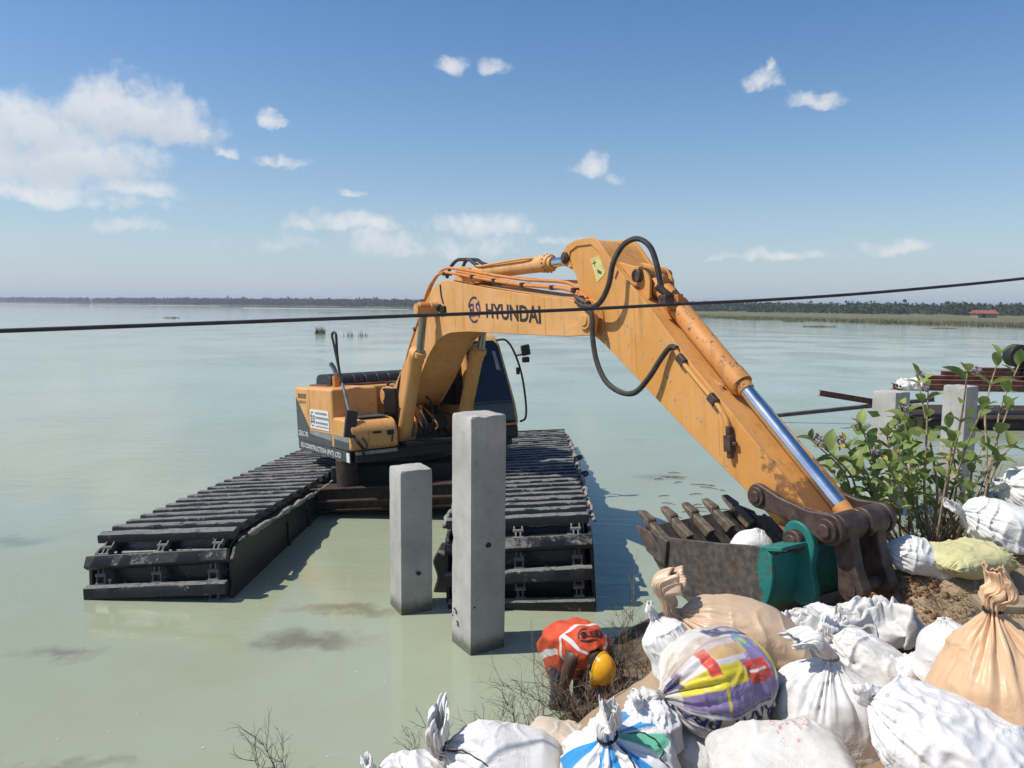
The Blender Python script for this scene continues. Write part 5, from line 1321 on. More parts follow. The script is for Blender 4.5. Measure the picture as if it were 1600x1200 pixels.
def sack_grid(sp, seed, nu=168, nb=96, fold=1.0, wrinkle=1.0, crumple=0.0, flare=1.0):
    C_ = np.array(sp['pos']) if 'pos' in sp else at(*sp['c']); X = vnorm(sp['ax']); upright = abs(X[2]) > .6
    hint = np.array([0, 0, 1.0]) if not upright else np.array([0, -1.0, 0])
    Y = vnorm(np.cross(hint, X)) if not upright else vnorm(np.cross(X, np.cross(hint, X)))
    Z = np.cross(X, Y)
    a, rw, rh = sp['a'], sp['rw'], sp['rh']
    pr = np.array(PROF[sp['prof']], float)
    t = np.concatenate([[0], np.cumsum(np.hypot(np.diff(pr[:, 0]) * a, np.diff(pr[:, 1]) * rw * .7 + np.diff(pr[:, 2]) * rh * .3) + .004)]); t /= t[-1]
    tt = np.linspace(0, 1, nb); kern = np.exp(-np.linspace(-2, 2, 9) ** 2); kern /= kern.sum()
    def sm(v):
        w = np.interp(tt, t, v); p = np.concatenate([np.full(4, w[0]), w, np.full(4, w[-1])]); return np.convolve(p, kern, 'valid')
    S, Wd, Hd = sm(pr[:, 0]), sm(pr[:, 1]), sm(pr[:, 2]); Wd[0] = pr[0, 1]; Hd[0] = pr[0, 2]
    cen = C_[None] + X[None] * (S * a)[:, None]; wy = Wd * rw; wz = Hd * rh; tip = np.zeros(nb)
    if sp['neck'] > 0:
        nn = 34; k = np.linspace(0, 1, nn + 1)[1:]; ld = vnorm(sp['lean']); L = sp['neck']
        dirs = X[None] * (1 - sstep(k, 0, .5))[:, None] + ld[None] * sstep(k, 0, .5)[:, None]; dirs /= np.linalg.norm(dirs, axis=1)[:, None]
        pts = cen[-1] + np.cumsum(dirs * (L / nn), 0)
        r0 = (wy[-1] + wz[-1]) / 2; rr = np.interp(k, [0, .12, .25, .55, .85, 1], [1.0, .80, 1.0, 1.6, 1.95, 1.85]) * r0 * flare
        blend = sstep(k, 0, .12); wy = np.concatenate([wy, wy[-1] * (1 - blend) + rr * blend]); wz = np.concatenate([wz, wz[-1] * (1 - blend) + rr * (.85 - .52 * k) * blend])
        cen = np.concatenate([cen, pts]); tip = np.concatenate([tip, k])
        ax_dirs = np.concatenate([np.repeat(X[None], nb, 0), dirs])
    else: ax_dirs = np.repeat(X[None], nb, 0)
    nv = len(cen); th = np.linspace(0, 2 * math.pi, nu, endpoint=False)
    ex = 2 / 2.35
    cs = np.sign(np.cos(th)) * np.abs(np.cos(th)) ** ex; sn = np.sign(np.sin(th)) * np.abs(np.sin(th)) ** ex
    A = np.zeros((nv, nu, 3)); R = np.zeros((nv, nu, 3))
    for j in range(nv):
        D = ax_dirs[j]; Yj = Y - D * (Y @ D); Yj = Yj / (np.linalg.norm(Yj) + 1e-9); Zj = np.cross(D, Yj)
        R[j] = Yj[None] * np.cos(th)[:, None] + Zj[None] * np.sin(th)[:, None]
        A[j] = cen[j] + Yj[None] * (wy[j] * cs)[:, None] + Zj[None] * (wz[j] * sn)[:, None]
    rad = np.sqrt(wy * wz)
    vv = np.arange(nv) / nb
    # gathers running into the tie
    q = np.stack([np.cos(th)[None] * 1.9 + 0 * vv[:, None] + seed, np.sin(th)[None] * 1.9 + 0 * vv[:, None] + seed * 2.3, vv[:, None] * 1.1 + 0 * th[None]], -1)
    def vee(p, w): return 1 - 1.6 * np.clip(1 - np.abs(pn(p)) / w, 0, 1)      # flat cloth with sharp valleys
    f1 = vee(q * np.array([.95, .95, 1.0]), .26); f2 = vee(q * np.array([1.9, 1.9, 1.4]) + 9.1, .30); f3 = vee(q * np.array([4, 4, 1.9]) + 5.1, .34)
    if sp['neck'] > 0:
        sv = np.concatenate([S, np.ones(nv - nb)])
        amp = np.exp(-((1.0 - np.minimum(sv, 1)) / .52) ** 1.7) * (rad * .22 + .010) * np.where(tip > 0, .50 - .05 * tip, 1) * fold
        disp = amp[:, None] * (f1 * .60 + f2 * .36 + f3 * .14 * (1 - .7 * tip[:, None]) - .55)
    else:
        endm = np.exp(-((1 - np.abs(S)) / .16) ** 1.5); amp = endm * .020 * fold; disp = amp[:, None] * (f2 * .6 + f3 * .6 - .3)
    # slack wrinkles on the body, long across the axis
    P = A - C_; loc = np.stack([P @ X, P @ Y, P @ Z], -1)
    wq = loc * np.array([9.0, 3.2, 3.2]) + seed * 3.7
    wq = wq + .7 * np.stack([pn(loc * 4 + 3 + seed), pn(loc * 4 + 13 + seed), pn(loc * 4 + 23 + seed)], -1)
    r1 = np.clip(1 - 4.2 * np.abs(pn(wq)), -.1, 1) ** 2 * 1.5; wq2 = loc * np.array([5, 8, 8]) + seed * 1.9; wq2 = wq2 + .6 * pn(loc * 9 + seed)[..., None]; r2 = np.clip(1 - 3.0 * np.abs(pn(wq2)), -.2, 1)
    mask = np.clip(.35 + 1.1 * pn(loc * 3.2 + seed * 2), 0, 1.2)
    disp = disp + wrinkle * (.0115 * r1 + .0060 * r2) * mask - .010 * wrinkle * pn(loc * 2.6 + 50 + seed) + (.045 * pn(loc * 2.1 + 70 + seed * 1.3) + .022 * pn(loc * 4.6 + 90 + seed)) * np.minimum(1, rad / .12)[:, None] * (1 - np.minimum(tip, 1))[:, None]
    if crumple:
        cq = loc * 7 + seed; cq = cq + .9 * np.stack([pn(loc * 5 + 1), pn(loc * 5 + 31), pn(loc * 5 + 61)], -1)
        disp = disp + crumple * (.030 * (1 - 2.6 * np.abs(pn(cq))) + .016 * (1 - 2.6 * np.abs(pn(cq * 2.1 + 7))))
    A = A + R * disp[..., None]
    if sp['neck'] > 0:   # ragged, drooping mouth of the sack
        lo = pn(np.stack([np.cos(th) * 1.1 + seed * 1.7, np.sin(th) * 1.1, 0 * th], -1)) + .35 * pn(np.stack([np.cos(th) * 4 + seed, np.sin(th) * 4, 0 * th + 3], -1))
        A = A + ax_dirs[:, None, :] * (tip[:, None] ** 1.3 * lo[None] * sp['neck'] * .40)[..., None]
        wob = np.stack([pn(np.stack([tip * 2.2 + seed, 0 * tip, 0 * tip + q_], -1)) for q_ in (1.1, 5.1, 9.1)], -1) * (tip * sp['neck'] * .35)[:, None]
        A = A + wob[:, None, :]
    # settle on the ground
    zb = C_[2] - (a if upright else rh) * .93
    below = np.clip((zb + .05 - A[..., 2]) / .05, -6, 60)
    spread = sstep(zb + .30 * (a if upright else rh) * 2 - A[..., 2], 0, .30 * (a if upright else rh) * 2) * .035
    flat = R.copy(); flat[..., 2] = 0
    body = (np.arange(nv) < nb)[:, None]
    A = A + flat * (spread * body)[..., None]
    A[..., 2] = np.where(A[..., 2] < zb + .04, zb + .04 * np.exp(np.clip((A[..., 2] - zb - .04) / .04, -30, 0)), A[..., 2])
    return A
def sack_obj(key, label, mat, seed, tie=None, smooth=True, **kw):
    A = sack_grid(SACKS[key], seed, **kw); base = A.reshape(-1, 3).mean(0); base[2] = A[..., 2].min()
    o = grid_obj('sandbag', A - base, mat, None, True); o.location = tuple(base)
    md = o.modifiers.new('solid', 'SOLIDIFY'); md.thickness = .002
    tag(o, label, 'sandbag', 'sandbags on the bank')
    if tie is not None and SACKS[key]['neck'] > 0:
        ring = A[96 + 2] - base; q_ = MB(); c0 = ring.mean(0)
        for dz in (0, 3):
            rg_ = A[96 + 2 + dz // 2] - base; c0 = rg_.mean(0); rr = np.linalg.norm(rg_ - c0, axis=1).mean()
            pts = [c0 + (p - c0) / np.linalg.norm(p - c0) * (rr * .9 + .006) for p in rg_[::6]]; q_.tube([tuple(p) for p in pts] + [tuple(pts[0])], .0055, 6)
        q_.build('tie_string', tie, o, 'all')
    return o, A - base

WHT = (.70, .695, .675); BEI = (.56, .40, .265)
M_TIE = mat_flat('black tie', (.02, .02, .02), .7); M_TIEG = mat_flat('grey twine', (.25, .23, .2), .8)
def U_rect(N, uv, u0, u1, v0, v1, soft=.004, warp=None):
    u, v, _ = N.sep(uv)
    if warp is not None:
        u = N.m('ADD', u, N.m('MULTIPLY', N.m('SUBTRACT', warp, .5), .03)); v = N.m('ADD', v, N.m('MULTIPLY', N.m('SUBTRACT', warp, .5), -.04))
    # u wraps: shift so that the front (0) is .5
    us = N.m('FRACT', N.m('ADD', u, .5))
    a = N.m('MULTIPLY', N.ss(us, u0 + .5 - soft, u0 + .5 + soft), N.ss(us, u1 + .5 + soft, u1 + .5 - soft))
    b = N.m('MULTIPLY', N.ss(v, v0 - soft, v0 + soft), N.ss(v, v1 + soft, v1 - soft)); return N.m('MULTIPLY', a, b)
def deco_print(N, uv, co, col):
    w = N.noise(co, 6, 2, .5); c = col; f = N.noise(co, 26, 3, .6)
    NAVY = (.085, .078, .155); PUR = (.24, .19, .37); YE = (.66, .54, .035); RED = (.56, .07, .05); TEAL = (.10, .36, .48); ORG = (.55, .36, .16)
    def put(c, r, colr): return N.mix(U_rect(N, uv, *r, warp=w), c, colr)
    c = put(c, (-.005, .225, .07, .66), PUR)
    c = put(c, (.055, .16, .34, .72), YE); c = put(c, (.13, .22, .30, .62), (.62, .58, .60)); c = put(c, (.10, .21, .46, .52), RED)
    c = put(c, (.15, .20, .28, .46), ORG); c = put(c, (.17, .235, .235, .285), TEAL); c = put(c, (.185, .215, .245, .27), YE)
    c = put(c, (.04, .12, .215, .335), RED); c = put(c, (.075, .085, .23, .32), (.7, .62, .6)); c = put(c, (.02, .24, .135, .195), YE); c = put(c, (.005, .055, .12, .16), YE)
    c = put(c, (.0, .055, .46, .475), YE)
    c = put(c, (.10, .20, .63, .74), NAVY); c = put(c, (.06, .11, .66, .72), (.6, .58, .55))
    c = put(c, (-.02, .26, .02, .105), NAVY); c = put(c, (.06, .18, .035, .055), (.42, .40, .45))
    c = put(c, (.235, .29, .12, .38), NAVY); c = put(c, (.250, .275, .2, .30), (.40, .38, .42))
    for (u0, u1) in ((-.012, -.006), (-.088, -.082)): c = put(c, (u0, u1, .06, .90), NAVY)
    c = N.mix(N.m('MULTIPLY', N.ss(f, .52, .70), .35), c, (.55, .52, .50))
    return N.mix(N.m('MULTIPLY', N.m('MULTIPLY', U_rect(N, uv, .20, .33, .25, .85, .03), N.ss(w, .40, .55)), .75), c, (.42, .33, .24))
def deco_blue(N, uv, co, col):
    w = N.noise(co, 5, 2, .5); c = col; BL = (.035, .27, .58); GR = (.14, .46, .30)
    for (u0, u1, v0, v1, cc) in ((-.03, .015, .42, .82, BL), (.09, .14, .52, .83, BL), (.30, .345, .40, .80, BL), (-.135, -.085, .38, .80, BL), (-.30, -.245, .5, .82, BL), (.20, .26, .54, .78, GR), (-.20, -.165, .30, .5, BL), (.40, .45, .35, .8, BL), (.03, .05, .2, .6, BL)):
        c = N.mix(U_rect(N, uv, u0, u1, v0, v1, .004, w), c, cc)
    return c
def deco_red(N, uv, co, col):
    u, v, _ = N.sep(uv); us = N.m('FRACT', N.m('ADD', u, .5)); br = N.n('TexBrick', {'Vector': N.n('CombineXYZ', {0: N.m('MULTIPLY', v, 26), 1: N.m('MULTIPLY', us, 90), 2: 0.0}).outputs[0], 'Color1': (0, 0, 0), 'Color2': (1, 1, 1), 'Mortar': (0, 0, 0), 'Scale': 1.0, 'Mortar Size': .16, 'Brick Width': .9, 'Row Height': 1.3})
    ink = N.m('MULTIPLY', N.m('GREATER_THAN', N.n('RGBToBW', {0: br.outputs[0]}).outputs[0], .42), N.ss(N.noise(co, 60, 2, .5), .40, .55))
    c = N.mix(N.m('MULTIPLY', N.m('MULTIPLY', ink, U_rect(N, uv, .50 - .13 - .5 + .28, .50 - .5 + .27, .48, .72)), .7), col, (.55, .14, .11))
    for (u0, u1) in ((.085, .091), (.015, .019)): c = N.mix(N.m('MULTIPLY', U_rect(N, uv, u0, u1, .05, .95), .8), c, (.13, .27, .20))
    return c
def deco_smallpr(N, uv, co, col):
    return N.mix(N.m('MULTIPLY', N.ss(N.noise(co, 11, 3, .6), .58, .64), .5), col, (.20, .22, .42))
M_S = [mat_sack('white woven sack %d' % i, WHT, d, i * 2.1, .5) for i, d in enumerate((.45, .62, .52, .36, .72))]
M_BE = mat_sack('beige plastic sack', BEI, .16, 3.3, .34, None, .55); M_BE2 = mat_sack('peach plastic sack', (.66, .44, .265), .10, 5.3, .36, None, .6)
M_PRINT = mat_sack('printed feed sack', (.60, .575, .53), .25, 1.7, .42, deco_print); M_BLUES = mat_sack('blue striped sack', (.72, .72, .71), .16, 4.4, .42, deco_blue, .8)
M_REDS = mat_sack('sack with red print', (.62, .605, .56), .35, 6.4, .55, deco_red); M_YSACK = mat_sack('yellow-green sack', (.54, .51, .26), .3, 2.4, .6, None, 1.6)
M_PALE = mat_sack('thin crinkled white sack', (.72, .70, .69), .2, 8.1, .3, None, 1.6)

sack_obj('beige_lying', 'shiny beige sack lying in front of the bucket, its open neck standing up', M_BE, 11, None, wrinkle=.9, flare=1.35)
PB, PA = sack_obj('printed', 'colourful purple and yellow printed sack with its neck to the left', M_PRINT, 4, M_TIEG, fold=1.1)
text_on(PA, 'BHARAT BRAND', -.018, .10, (0, .74), (-.058, 0), .004, M_INKB if False else M_BLUEINK, 'lettering', PB, .01, False)
sack_obj('white_tied', 'plump white sack tied at the top, standing in the middle of the pile', M_S[0], 21, M_TIEG, fold=1.25, flare=1.2)
sack_obj('white_behind', 'dull white sack slumped behind the plump tied one', M_S[1], 31, M_TIEG, wrinkle=1.6)
BSO, BSA = sack_obj('blue_striped', 'white sack with bright blue stripes, tied with dark string', M_BLUES, 41, M_TIE, fold=1.3, flare=1.25)
WNO, WNA = sack_obj('white_neck_up', 'smooth white sack at the bottom of the view with an upright open neck', M_S[3], 51, M_TIE, wrinkle=.55, flare=1.5, fold=1.2)
sack_obj('white_corner', 'small crumpled white sack at the lower left end of the pile', M_S[0], 61, M_TIEG, crumple=.5)
sack_obj('red_print', 'flat white sack with rows of faded red print at the bottom edge', M_REDS, 71, None, wrinkle=1.2)
sack_obj('clear_white', 'thin crinkled white sack below the upright peach one', M_PALE, 81, None, wrinkle=1.5, crumple=.35)
sack_obj('beige_upright', 'tall peach sack standing at the right edge with its neck tied', M_BE2, 91, M_TIE, fold=1.9, flare=1.5)
sack_obj('white_small', 'small white sack tucked behind the tall peach one', M_S[3], 101, None, wrinkle=.8)
sack_obj('far_white', 'white sack on the ground just right of the bucket', M_S[2], 111, None, flare=1.5)
sack_obj('far_yellow', 'yellow-green sack lying below the shrub', M_YSACK, 121, None, wrinkle=1.8, crumple=.25)
sack_obj('far_white_big', 'big white sack under the shrub beside the yellow-green one', M_S[0], 131, None, wrinkle=1.5)
sack_obj('far_white_edge', 'white sack cut by the right edge, above the big white one', M_S[4], 141, None, wrinkle=1.4)
sack_obj('small_ruffled', 'small ruffled white sack between the beige and the printed sack', M_S[0], 151, None, fold=1.5, flare=1.3)
sack_obj('tuck_white', 'small white sack wedged between the printed and the blue striped sack', M_S[2], 161, None, crumple=.6)
sack_obj('beige_low', 'small sand-coloured sack beside the dry twigs, left of the blue striped one', mat_sack('sandy sack', (.56, .47, .37), .4, 7.0), 171, None)
sack_obj('edge_white', 'white sack in the bottom right corner of the pile', M_S[3], 181, None, crumple=.5)
sack_obj('gap_white', 'dirty white sack under the printed one', M_S[4], 191, None, wrinkle=1.4)
sack_obj('under_white', 'shaded white sack squeezed between the tied one and the crinkled one', M_S[1], 201, None)
SACKS['in_bucket'] = dict(pos=tuple(Vector(EX_C) + MH @ Vector((7.66, -.27, -.20))), ax=(.25, 0, .97), a=.16, rw=.16, rh=.16, prof='upright', lean=(0, 0, 1), neck=0)
o, _ = sack_obj('in_bucket', 'round white sack lying inside the digging bucket', M_S[3], 211, None, wrinkle=.4); o['group'] = 'sandbags on the bank'

def string_on(A, o, uvp, mat, r=.0035):
    q = MB(); q.tube([tuple(surf(A, u, v, .004)) for u, v in [(a[0] + (b[0] - a[0]) * k / 8, a[1] + (b[1] - a[1]) * k / 8) for a, b in zip(uvp[:-1], uvp[1:]) for k in range(9)]], r, 5); q.build('loose_string', mat, o, 'all')
string_on(BSA, BSO, [(.10, .72), (.06, .55), (.12, .42), (.10, .25)], M_TIE); string_on(BSA, BSO, [(.30, .72), (.22, .56), (.16, .46)], M_TIE)
string_on(WNA, WNO, [(.10, .73), (.13, .60), (.08, .45)], M_TIE)
SACKS['on_raft'] = dict(c=(1424, 601, 19.45), ax=(.95, .1, .1), a=.34, rw=.2, rh=.13, prof='lying', lean=(0, 0, 1), neck=0)
o, _ = sack_obj('on_raft', 'white bundle lying on the rusty beam ends behind the two pillars', M_S[1], 221, None, nu=60, crumple=1.5); o['group'] = 'bundles on the raft'
# empty sacks thrown on the heap
def empty_sack(label, c, L, Wd, ang, H, seed, mat, hang=.0):
    C_ = at(*c); nx, ny = 110, 80
    u = np.linspace(-1, 1, nx); v = np.linspace(-1, 1, ny); U_, V_ = np.meshgrid(u, v, indexing='ij')
    q = np.stack([U_ * 2.2 + seed, V_ * 1.8, 0 * U_ + seed * .7], -1)
    wx = U_ + .22 * fbm(q, 3); wy_ = V_ + .28 * fbm(q + 20, 3)
    wu_ = U_ + .35 * pn(q * .8 + 5); wv2 = V_ + .35 * pn(q * .8 + 15)
    h = .85 * ridge(np.stack([wu_ * .9 + seed, wv2 * 1.5, 0 * U_], -1), 2) + .16 * ridge(np.stack([wu_ * 2.6 + seed, wv2 * 3.4, 0 * U_ + 4], -1), 2) + .05 * ridge(np.stack([wu_ * 8 + seed, wv2 * 7, 0 * U_ + 4], -1), 1)
    edge = np.clip(1 - np.maximum(np.abs(U_), np.abs(V_)) ** 6, 0, 1)
    z = H * (np.clip(h, -.2, 2) * .62 * edge + .02 - .25 * (1 - edge))
    ca, sa = math.cos(ang), math.sin(ang)
    x = wx * L / 2; y = wy_ * Wd / 2
    X_ = C_[0] + x * ca - y * sa; Y_ = C_[1] + x * sa + y * ca
    g0 = ground_z(X_, Y_, True); Z_ = np.maximum(g0 + .01, (C_[2] - H * .5) * .6 + (g0 + .02) * .4) + z + .012
    A = np.stack([X_, Y_, Z_], -1); base = A.reshape(-1, 3).mean(0); base[2] = A[..., 2].min()
    o = grid_obj('empty_sack', (A - base), mat, None, False); o.location = tuple(base); md = o.modifiers.new('solid', 'SOLIDIFY'); md.thickness = .003
    tag(o, label, 'sack', 'empty sacks thrown on the bank')
M_EMP = mat_sack('dirty empty sack', (.66, .645, .61), .55, 9.0, .6, None, 1.3); M_EMP2 = mat_sack('cleaner empty sack', (.70, .69, .68), .25, 9.7, .6, deco_smallpr, 1.3)
empty_sack('dirty white empty sack with a rolled hem spread over the soil by the bucket', (1338, 922, 4.70), .80, .46, .05, .24, 3, M_EMP)
empty_sack('crumpled white empty sack with blue print behind the beige one', (1212, 925, 4.72), .50, .36, -.4, .26, 8, M_EMP2)
empty_sack('bunched white empty sack just above the plump tied sack', (1282, 955, 4.40), .62, .36, .15, .24, 14, M_EMP)
empty_sack('thin white plastic sack draped behind the white pile toward the soil', (1405, 1042, 4.0), .36, .30, -.9, .16, 19, M_EMP2)
empty_sack('loose white plastic sheet under the right edge sacks', (1560, 1170, 3.0), .50, .34, .3, .12, 23, M_PALE)

# planks at the right edge
M_WOOD = mat_simple('weathered plank', (.30, .225, .145), .8, 0, .35, 5, .5)
for i, (u, v, Y_, ang, lab) in enumerate(((1640, 948, 4.25, -.14, 'upper weathered plank lying behind the tall peach sack'), (1640, 985, 4.05, -.12, 'middle weathered plank behind the tall peach sack'), (1630, 1022, 3.85, -.16, 'lowest weathered plank behind the tall peach sack'))):
    p = at(u, v, Y_); q = MB(); q.box((0, 0, 0), (1.3, .16, .05)); 
    o = q.build('plank', M_WOOD, None, None, .006); o.location = (p[0] + .28, p[1], max(gz(p[0] + .1, p[1]) + .03, p[2])); o.rotation_euler = (.05, -.03, ang); tag(o, lab, 'plank', 'weathered planks on the bank')

# ------------------------------------------------------------------ plants
def leaf_mesh(name, L, W, seed):
    rg = random.Random(seed); n = 6; vs = []; fs = []
    for i in range(n + 1):
        t = i / n; w = W * math.sin(math.pi * min(1, t * .93 + .07)) ** .75 * (1 - .25 * t); x = L * t; z = .12 * L * math.sin(t * 2.6) - .10 * L * t
        vs += [(x, -w / 2, z + w * .22), (x, 0, z), (x, w / 2, z + w * .22)]
    for i in range(n): b = i * 3; fs += [(b, b + 1, b + 4, b + 3), (b + 1, b + 2, b + 5, b + 4)]
    q = MB(); q.add(vs, fs); me = q.mesh(name, 'all'); return me
LEAVES = [leaf_mesh('leaf', .185, .115, 1), leaf_mesh('leaf', .150, .090, 2), leaf_mesh('leaf', .115, .060, 3)]
for m_ in LEAVES: m_.materials.append(M_LEAF)
LEAFY = leaf_mesh('leaf', .09, .05, 4); LEAFY.materials.append(M_LEAFY)
fm = MB(); rg = random.Random(2)
for i in range(34):
    d = Vector((rg.gauss(0, 1), rg.gauss(0, 1), rg.gauss(.4, .8))).normalized(); p = d * rg.uniform(.018, .042)
    fm.ball(p, rg.uniform(.006, .012), None, 5, 3)
FLOWER = fm.mesh('flower_head', 'all'); FLOWER.materials.append(M_FLOWER)
sb = at(1445, 885, 6.35); sb[2] = gz(sb[0], sb[1])
SHRUB = empty('shrub', tuple(sb)); tag(SHRUB, 'tall leafy green shrub with mauve flower heads on the bank at right', 'shrub')
tips = [(1433, 585, 1), (1512, 580, 1), (1562, 555, 1), (1592, 570, 0), (1283, 695, 1), (1268, 688, 1), (1318, 690, 1), (1345, 665, 1), (1336, 728, 0), (1385, 672, 1), (1405, 665, 1), (1372, 705, 1), (1420, 690, 0), (1395, 735, 0), (1482, 668, 1), (1488, 690, 1), (1535, 640, 0), (1540, 690, 0),
        (1352, 760, 1), (1385, 770, 0), (1298, 735, 0), (1310, 775, 0), (1445, 720, 0), (1470, 745, 0), (1560, 725, 0), (1590, 690, 0), (1520, 760, 0), (1410, 640, 1), (1450, 610, 1), (1575, 640, 0), (1425, 760, 0), (1500, 720, 0), (1360, 690, 0), (1405, 700, 0)]
rg = random.Random(77); nleaf = 0
def place_leaf(pos, d, par, me):
    d = d.normalized(); rot = d.to_track_quat('X', 'Z').to_matrix().to_4x4() @ Matrix.Rotation(rg.uniform(-.6, .6), 4, 'X')
    o = link('leaf', me, par, None, Matrix.Translation(pos) @ rot @ Matrix.Scale(rg.uniform(.75, 1.15), 4)); return o
for (u, v, fl) in tips:
    T_ = Vector(at(u, v, 6.35 + rg.uniform(-.5, .55))); B_ = Vector(sb) + Vector((rg.uniform(-.25, .35), rg.uniform(-.2, .2), -.02))
    side = Vector((rg.uniform(-.12, .12), rg.uniform(-.12, .12), 0))
    mid = B_.lerp(T_, .42) + Vector(((T_.x - B_.x) * .16, 0, -.05)) + side; m2 = B_.lerp(T_, .75) + side * .5
    path = [p - Vector(sb) for p in smooth_path([B_, mid, m2, T_], 5)]
    n_ = len(path); q = MB(); q.tube(path, [.013 * (1 - .62 * i / n_) for i in range(n_)], 6); st = q.build('stem', M_STEM, SHRUB, 'all')
    npair = 4; az = rg.uniform(0, 3.14)
    for k in range(npair):
        i = n_ - 1 - int(k * n_ * .105); p = path[max(i, 1)]; tdir = (path[max(i, 1)] - path[max(i, 1) - 1]).normalized(); az += math.pi / 2 + rg.uniform(-.3, .3)
        e1 = tdir.orthogonal().normalized(); e1 = Matrix.Rotation(az, 3, tdir) @ e1
        for s in (1, -1):
            if rg.random() < .12 or nleaf > 290: continue
            d = e1 * s * (1 if k else .7) + tdir * (.75 if k == 0 else .35) + Vector((0, 0, .12)); me = LEAVES[min(2, (0 if k in (1, 2) else 1) + (rg.random() < .25))]
            place_leaf(p, d, st, LEAFY if rg.random() < .03 else me); nleaf += 1
    if fl and rg.random() < .6:
        for s in range(1): link('flower_head', FLOWER, st, None, Matrix.Translation(path[-1] + Vector((rg.uniform(-.05, .05), rg.uniform(-.05, .05), rg.uniform(-.01, .04)))) @ Matrix.Scale(rg.uniform(.7, 1.05), 4))
# rest of the low foliage too small to pick out
lf = MB()
for i in range(230):
    u, v = rg.gauss(1425, 62), rg.gauss(755, 55)
    if v > 860 or u < 1300 or v < 650: continue
    p = Vector(at(u, v, 6.5 + rg.uniform(-.4, .7))) - Vector(sb); a_ = Vector((rg.uniform(-1, 1), rg.uniform(-1, 1), rg.uniform(-.3, .8))).normalized() * .075; b_ = a_.cross(Vector((rg.uniform(-1, 1), rg.uniform(-1, 1), rg.uniform(-1, 1)))).normalized() * .040
    lf.add([p, p + a_ * .6 + b_, p + a_ * 1.5, p + a_ * .6 - b_], [(0, 1, 2, 3)])
o = lf.build('foliage', M_LEAF, SHRUB); o['kind'] = 'stuff'

def dry_bush(label, base, n, h, spread, seed, mat, lean=(0, 0), r0=.004, branch=4, name='dry_bush', cat='dry bush'):
    rg = random.Random(seed); q = MB()
    def grow(p, d, L, r_, depth):
        pts = [p]; m = 5
        for i in range(m):
            d = (d + Vector((rg.gauss(0, .16), rg.gauss(0, .16), rg.gauss(0, .12)))).normalized(); p = p + d * L / m; pts.append(p)
            if depth > 0 and rg.random() < .75:
                for _ in range(1 if depth == 1 else 2):
                    dd = (d + Vector((rg.gauss(0, .6), rg.gauss(0, .6), rg.gauss(.1, .5)))).normalized(); grow(p, dd, L * rg.uniform(.3, .6), r_ * .6, depth - 1)
        q.tube(pts, [r_ * (1 - .75 * i / m) for i in range(m + 1)], 3, False)
    for i in range(n):
        a_ = rg.uniform(0, 6.283); rr = spread * math.sqrt(rg.random()) * .55
        d = Vector((math.cos(a_) * spread / h * rg.uniform(0, 1.0) + lean[0], math.sin(a_) * spread / h * rg.uniform(0, 1.0) + lean[1], 1)).normalized()
        grow(Vector((rr * math.cos(a_), rr * math.sin(a_), -.03)), d, h * rg.uniform(.5, 1.1), r0 * rg.uniform(.7, 1.3), branch if False else 2)
    o = q.build(name, mat); b0 = list(base); o.location = tuple(b0); tag(o, label, cat, 'dry bushes on the bank'); return o
def gb(u, v, Y_): p = at(u, v, Y_); return (p[0], p[1], max(-.02, gz(p[0], p[1])))
dry_bush('dry twiggy bush hiding the legs of the bending worker', gb(905, 1110, 5.30), 24, .42, .26, 1, M_TWIG)
dry_bush('dry grey brush right of the yellow helmet', gb(985, 1060, 5.55), 26, .34, .30, 2, M_TWIG2)
dry_bush('dry brush at the foot of the pile left of the printed sack', gb(955, 1110, 4.9), 24, .36, .28, 3, M_TWIG)
dry_bush('thin dark twigs rising from the water side behind the upright sack neck', gb(800, 1150, 4.85), 12, .40, .26, 4, M_TWIG2)
dry_bush('sparse dark weeds left of the upright sack neck', gb(690, 1165, 4.8), 8, .30, .22, 5, M_TWIG2)
dry_bush('bare twigs sticking up at the bottom edge over open water', gb(428, 1205, 4.7), 4, .55, .18, 6, M_TWIG2, lean=(-.2, 0), r0=.005)
dry_bush('tall bare stalks beside the bending worker on the water side', gb(850, 1090, 5.5), 3, .62, .10, 7, M_TWIG, r0=.004)
dry_bush('tall thin stalks in the shadow right of the worker', gb(975, 1040, 6.2), 4, .62, .18, 8, M_TWIG, r0=.004)
dry_bush('tangled brown thicket at the foot of the shrub', gb(1420, 880, 6.45), 60, .50, .55, 9, M_TWIG2)
dry_bush('brown thicket under the shrub near the white sacks', gb(1500, 850, 6.6), 50, .55, .5, 10, M_TWIG2)
dry_bush('brown thicket between the arm link and the shrub', gb(1350, 870, 6.6), 40, .40, .42, 12, M_TWIG2)
dry_bush('dry brush low along the waterline behind the beige neck', gb(1010, 985, 6.6), 22, .22, .30, 13, M_TWIG2)

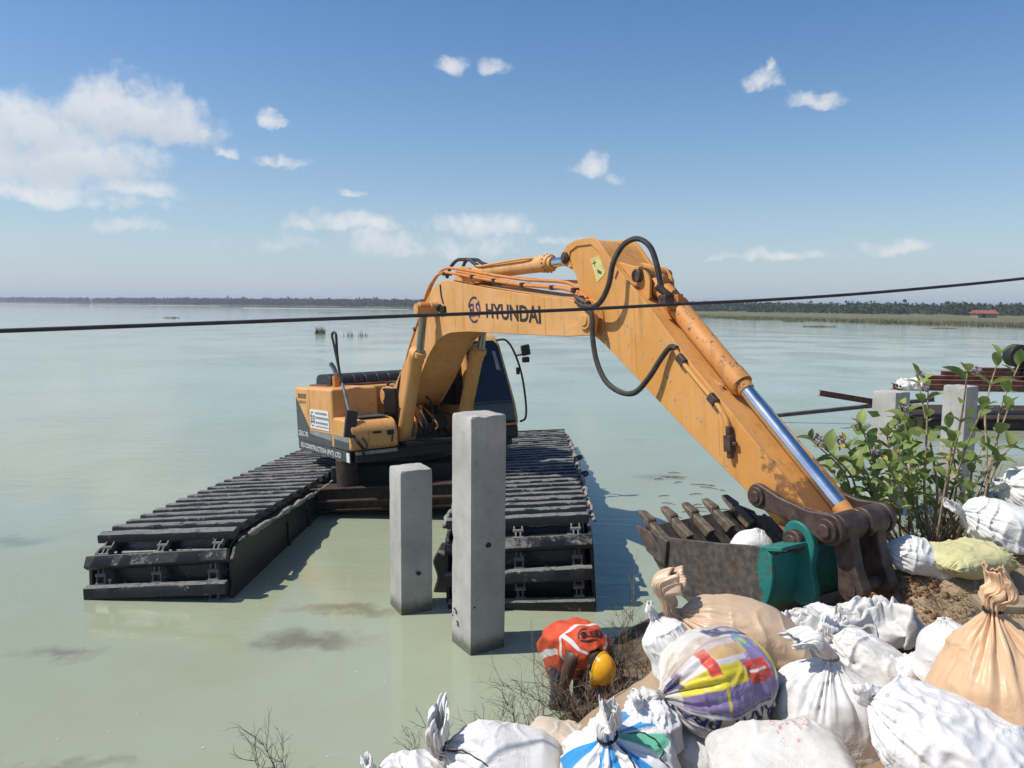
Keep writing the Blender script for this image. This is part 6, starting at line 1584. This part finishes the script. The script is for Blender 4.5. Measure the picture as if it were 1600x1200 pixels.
# dead grass, straw and clods
def scatter(us, vs):
    """drop picture positions onto the soil surface"""
    D = _f[None] + _r[None] * ((us - 800) / FPX)[:, None] - _u[None] * ((vs - 600) / FPX)[:, None]
    z0 = np.full(len(us), 1.0)
    for _ in range(4):
        t_ = (z0 - CAM_H) / D[:, 2]; X_ = D[:, 0] * t_; Y_ = D[:, 1] * t_; z0 = ground_z(X_, Y_)
    return X_, Y_, z0
rs = np.random.RandomState(31); n_ = 17000
us = rs.uniform(1225, 1640, n_); vs = rs.uniform(862, 1045, n_); keep = ~((vs > 985) & (us < 1330)) & (rs.uniform(size=n_) < np.where(vs < 965, 1.0, .35)); us, vs = us[keep], vs[keep]
X_, Y_, Z_ = scatter(us, vs); q = MB(); rg = random.Random(31); gv = []; gf = []
for x_, y_, z0 in zip(X_, Y_, Z_):
    if not (3.2 < y_ < 7.5): continue
    h_ = rg.uniform(.02, .085); th = rg.uniform(0, 6.283); w_ = .0030; lx, ly = rg.gauss(0, 1) * h_ * 1.3, rg.gauss(0, 1) * h_ * 1.3; k = len(gv)
    gv += [(x_ - math.cos(th) * w_, y_ - math.sin(th) * w_, z0 + .002), (x_ + math.cos(th) * w_, y_ + math.sin(th) * w_, z0 + .002), (x_ + lx, y_ + ly, z0 + .008 + h_ * rg.uniform(.3, 1.0))]; gf.append((k, k + 1, k + 2))
q.v = gv; q.f = gf
tag(q.build('dead_grass', M_GRASS, smooth=False), 'short dead straw over the soil bank beside the bucket', 'grass', kind='stuff')
q = MB(); rg = random.Random(8); X_, Y_, Z_ = scatter(rs.normal(1405, 40, 420), rs.normal(1000, 34, 420))
for x_, y_, z0 in zip(X_, Y_, Z_):
    r_ = abs(rg.gauss(.009, .008)) + .004; M3 = Matrix.Rotation(rg.uniform(0, 6), 3, Vector((rg.gauss(0, 1), rg.gauss(0, 1), rg.gauss(0, 1))).normalized())
    q.ball((x_, y_, z0 + r_ * .4), (r_ * rg.uniform(.8, 1.4), r_ * rg.uniform(.7, 1.2), r_ * rg.uniform(.6, 1)), M3, 6, 4)
tag(q.build('soil_clods', mat_simple('red-brown clods', (.22, .115, .058), .95, 0, .35, 30, .6, .1), smooth=False), 'loose red-brown clods of soil beside the white sacks', 'soil', kind='stuff')

# scraps floating on the water
q = MB(); rg = random.Random(12)
for i in range(46):
    u = rg.uniform(20, 1150); v = rg.uniform(780, 1190); p = at_z(u, v, .004)
    if p[1] > np.interp(p[0], SHX, SHY) + .4:
        s_ = rg.uniform(.003, .010); th = rg.uniform(0, 6.283); a_ = Vector((math.cos(th), math.sin(th), 0)) * s_ * 1.6; b_ = Vector((-math.sin(th), math.cos(th), 0)) * s_ * .7; P_ = Vector((p[0], p[1], .004))
        q.add([P_ - a_, P_ - b_, P_ + a_, P_ + b_], [(0, 1, 2, 3)])
tag(q.build('floating_scraps', M_WHITE), 'tiny pale scraps floating on the murky water', 'debris', kind='stuff')
q = MB()
for i in range(20):
    u = rg.gauss(1085, 50); v = rg.gauss(775, 22); p = at_z(u, v, .006); L_ = rg.uniform(.08, .45); th = rg.gauss(0, .35)
    d = Vector((math.cos(th), math.sin(th), 0)) * L_ / 2; P_ = Vector((p[0], p[1], .006)); q.tube([P_ - d, P_ + Vector((0, .02, .01)), P_ + d], [.004, .007, .003], 5)
tag(q.build('floating_sticks', M_TWIG2), 'dark sticks and weed floating behind the bucket', 'debris', kind='stuff')
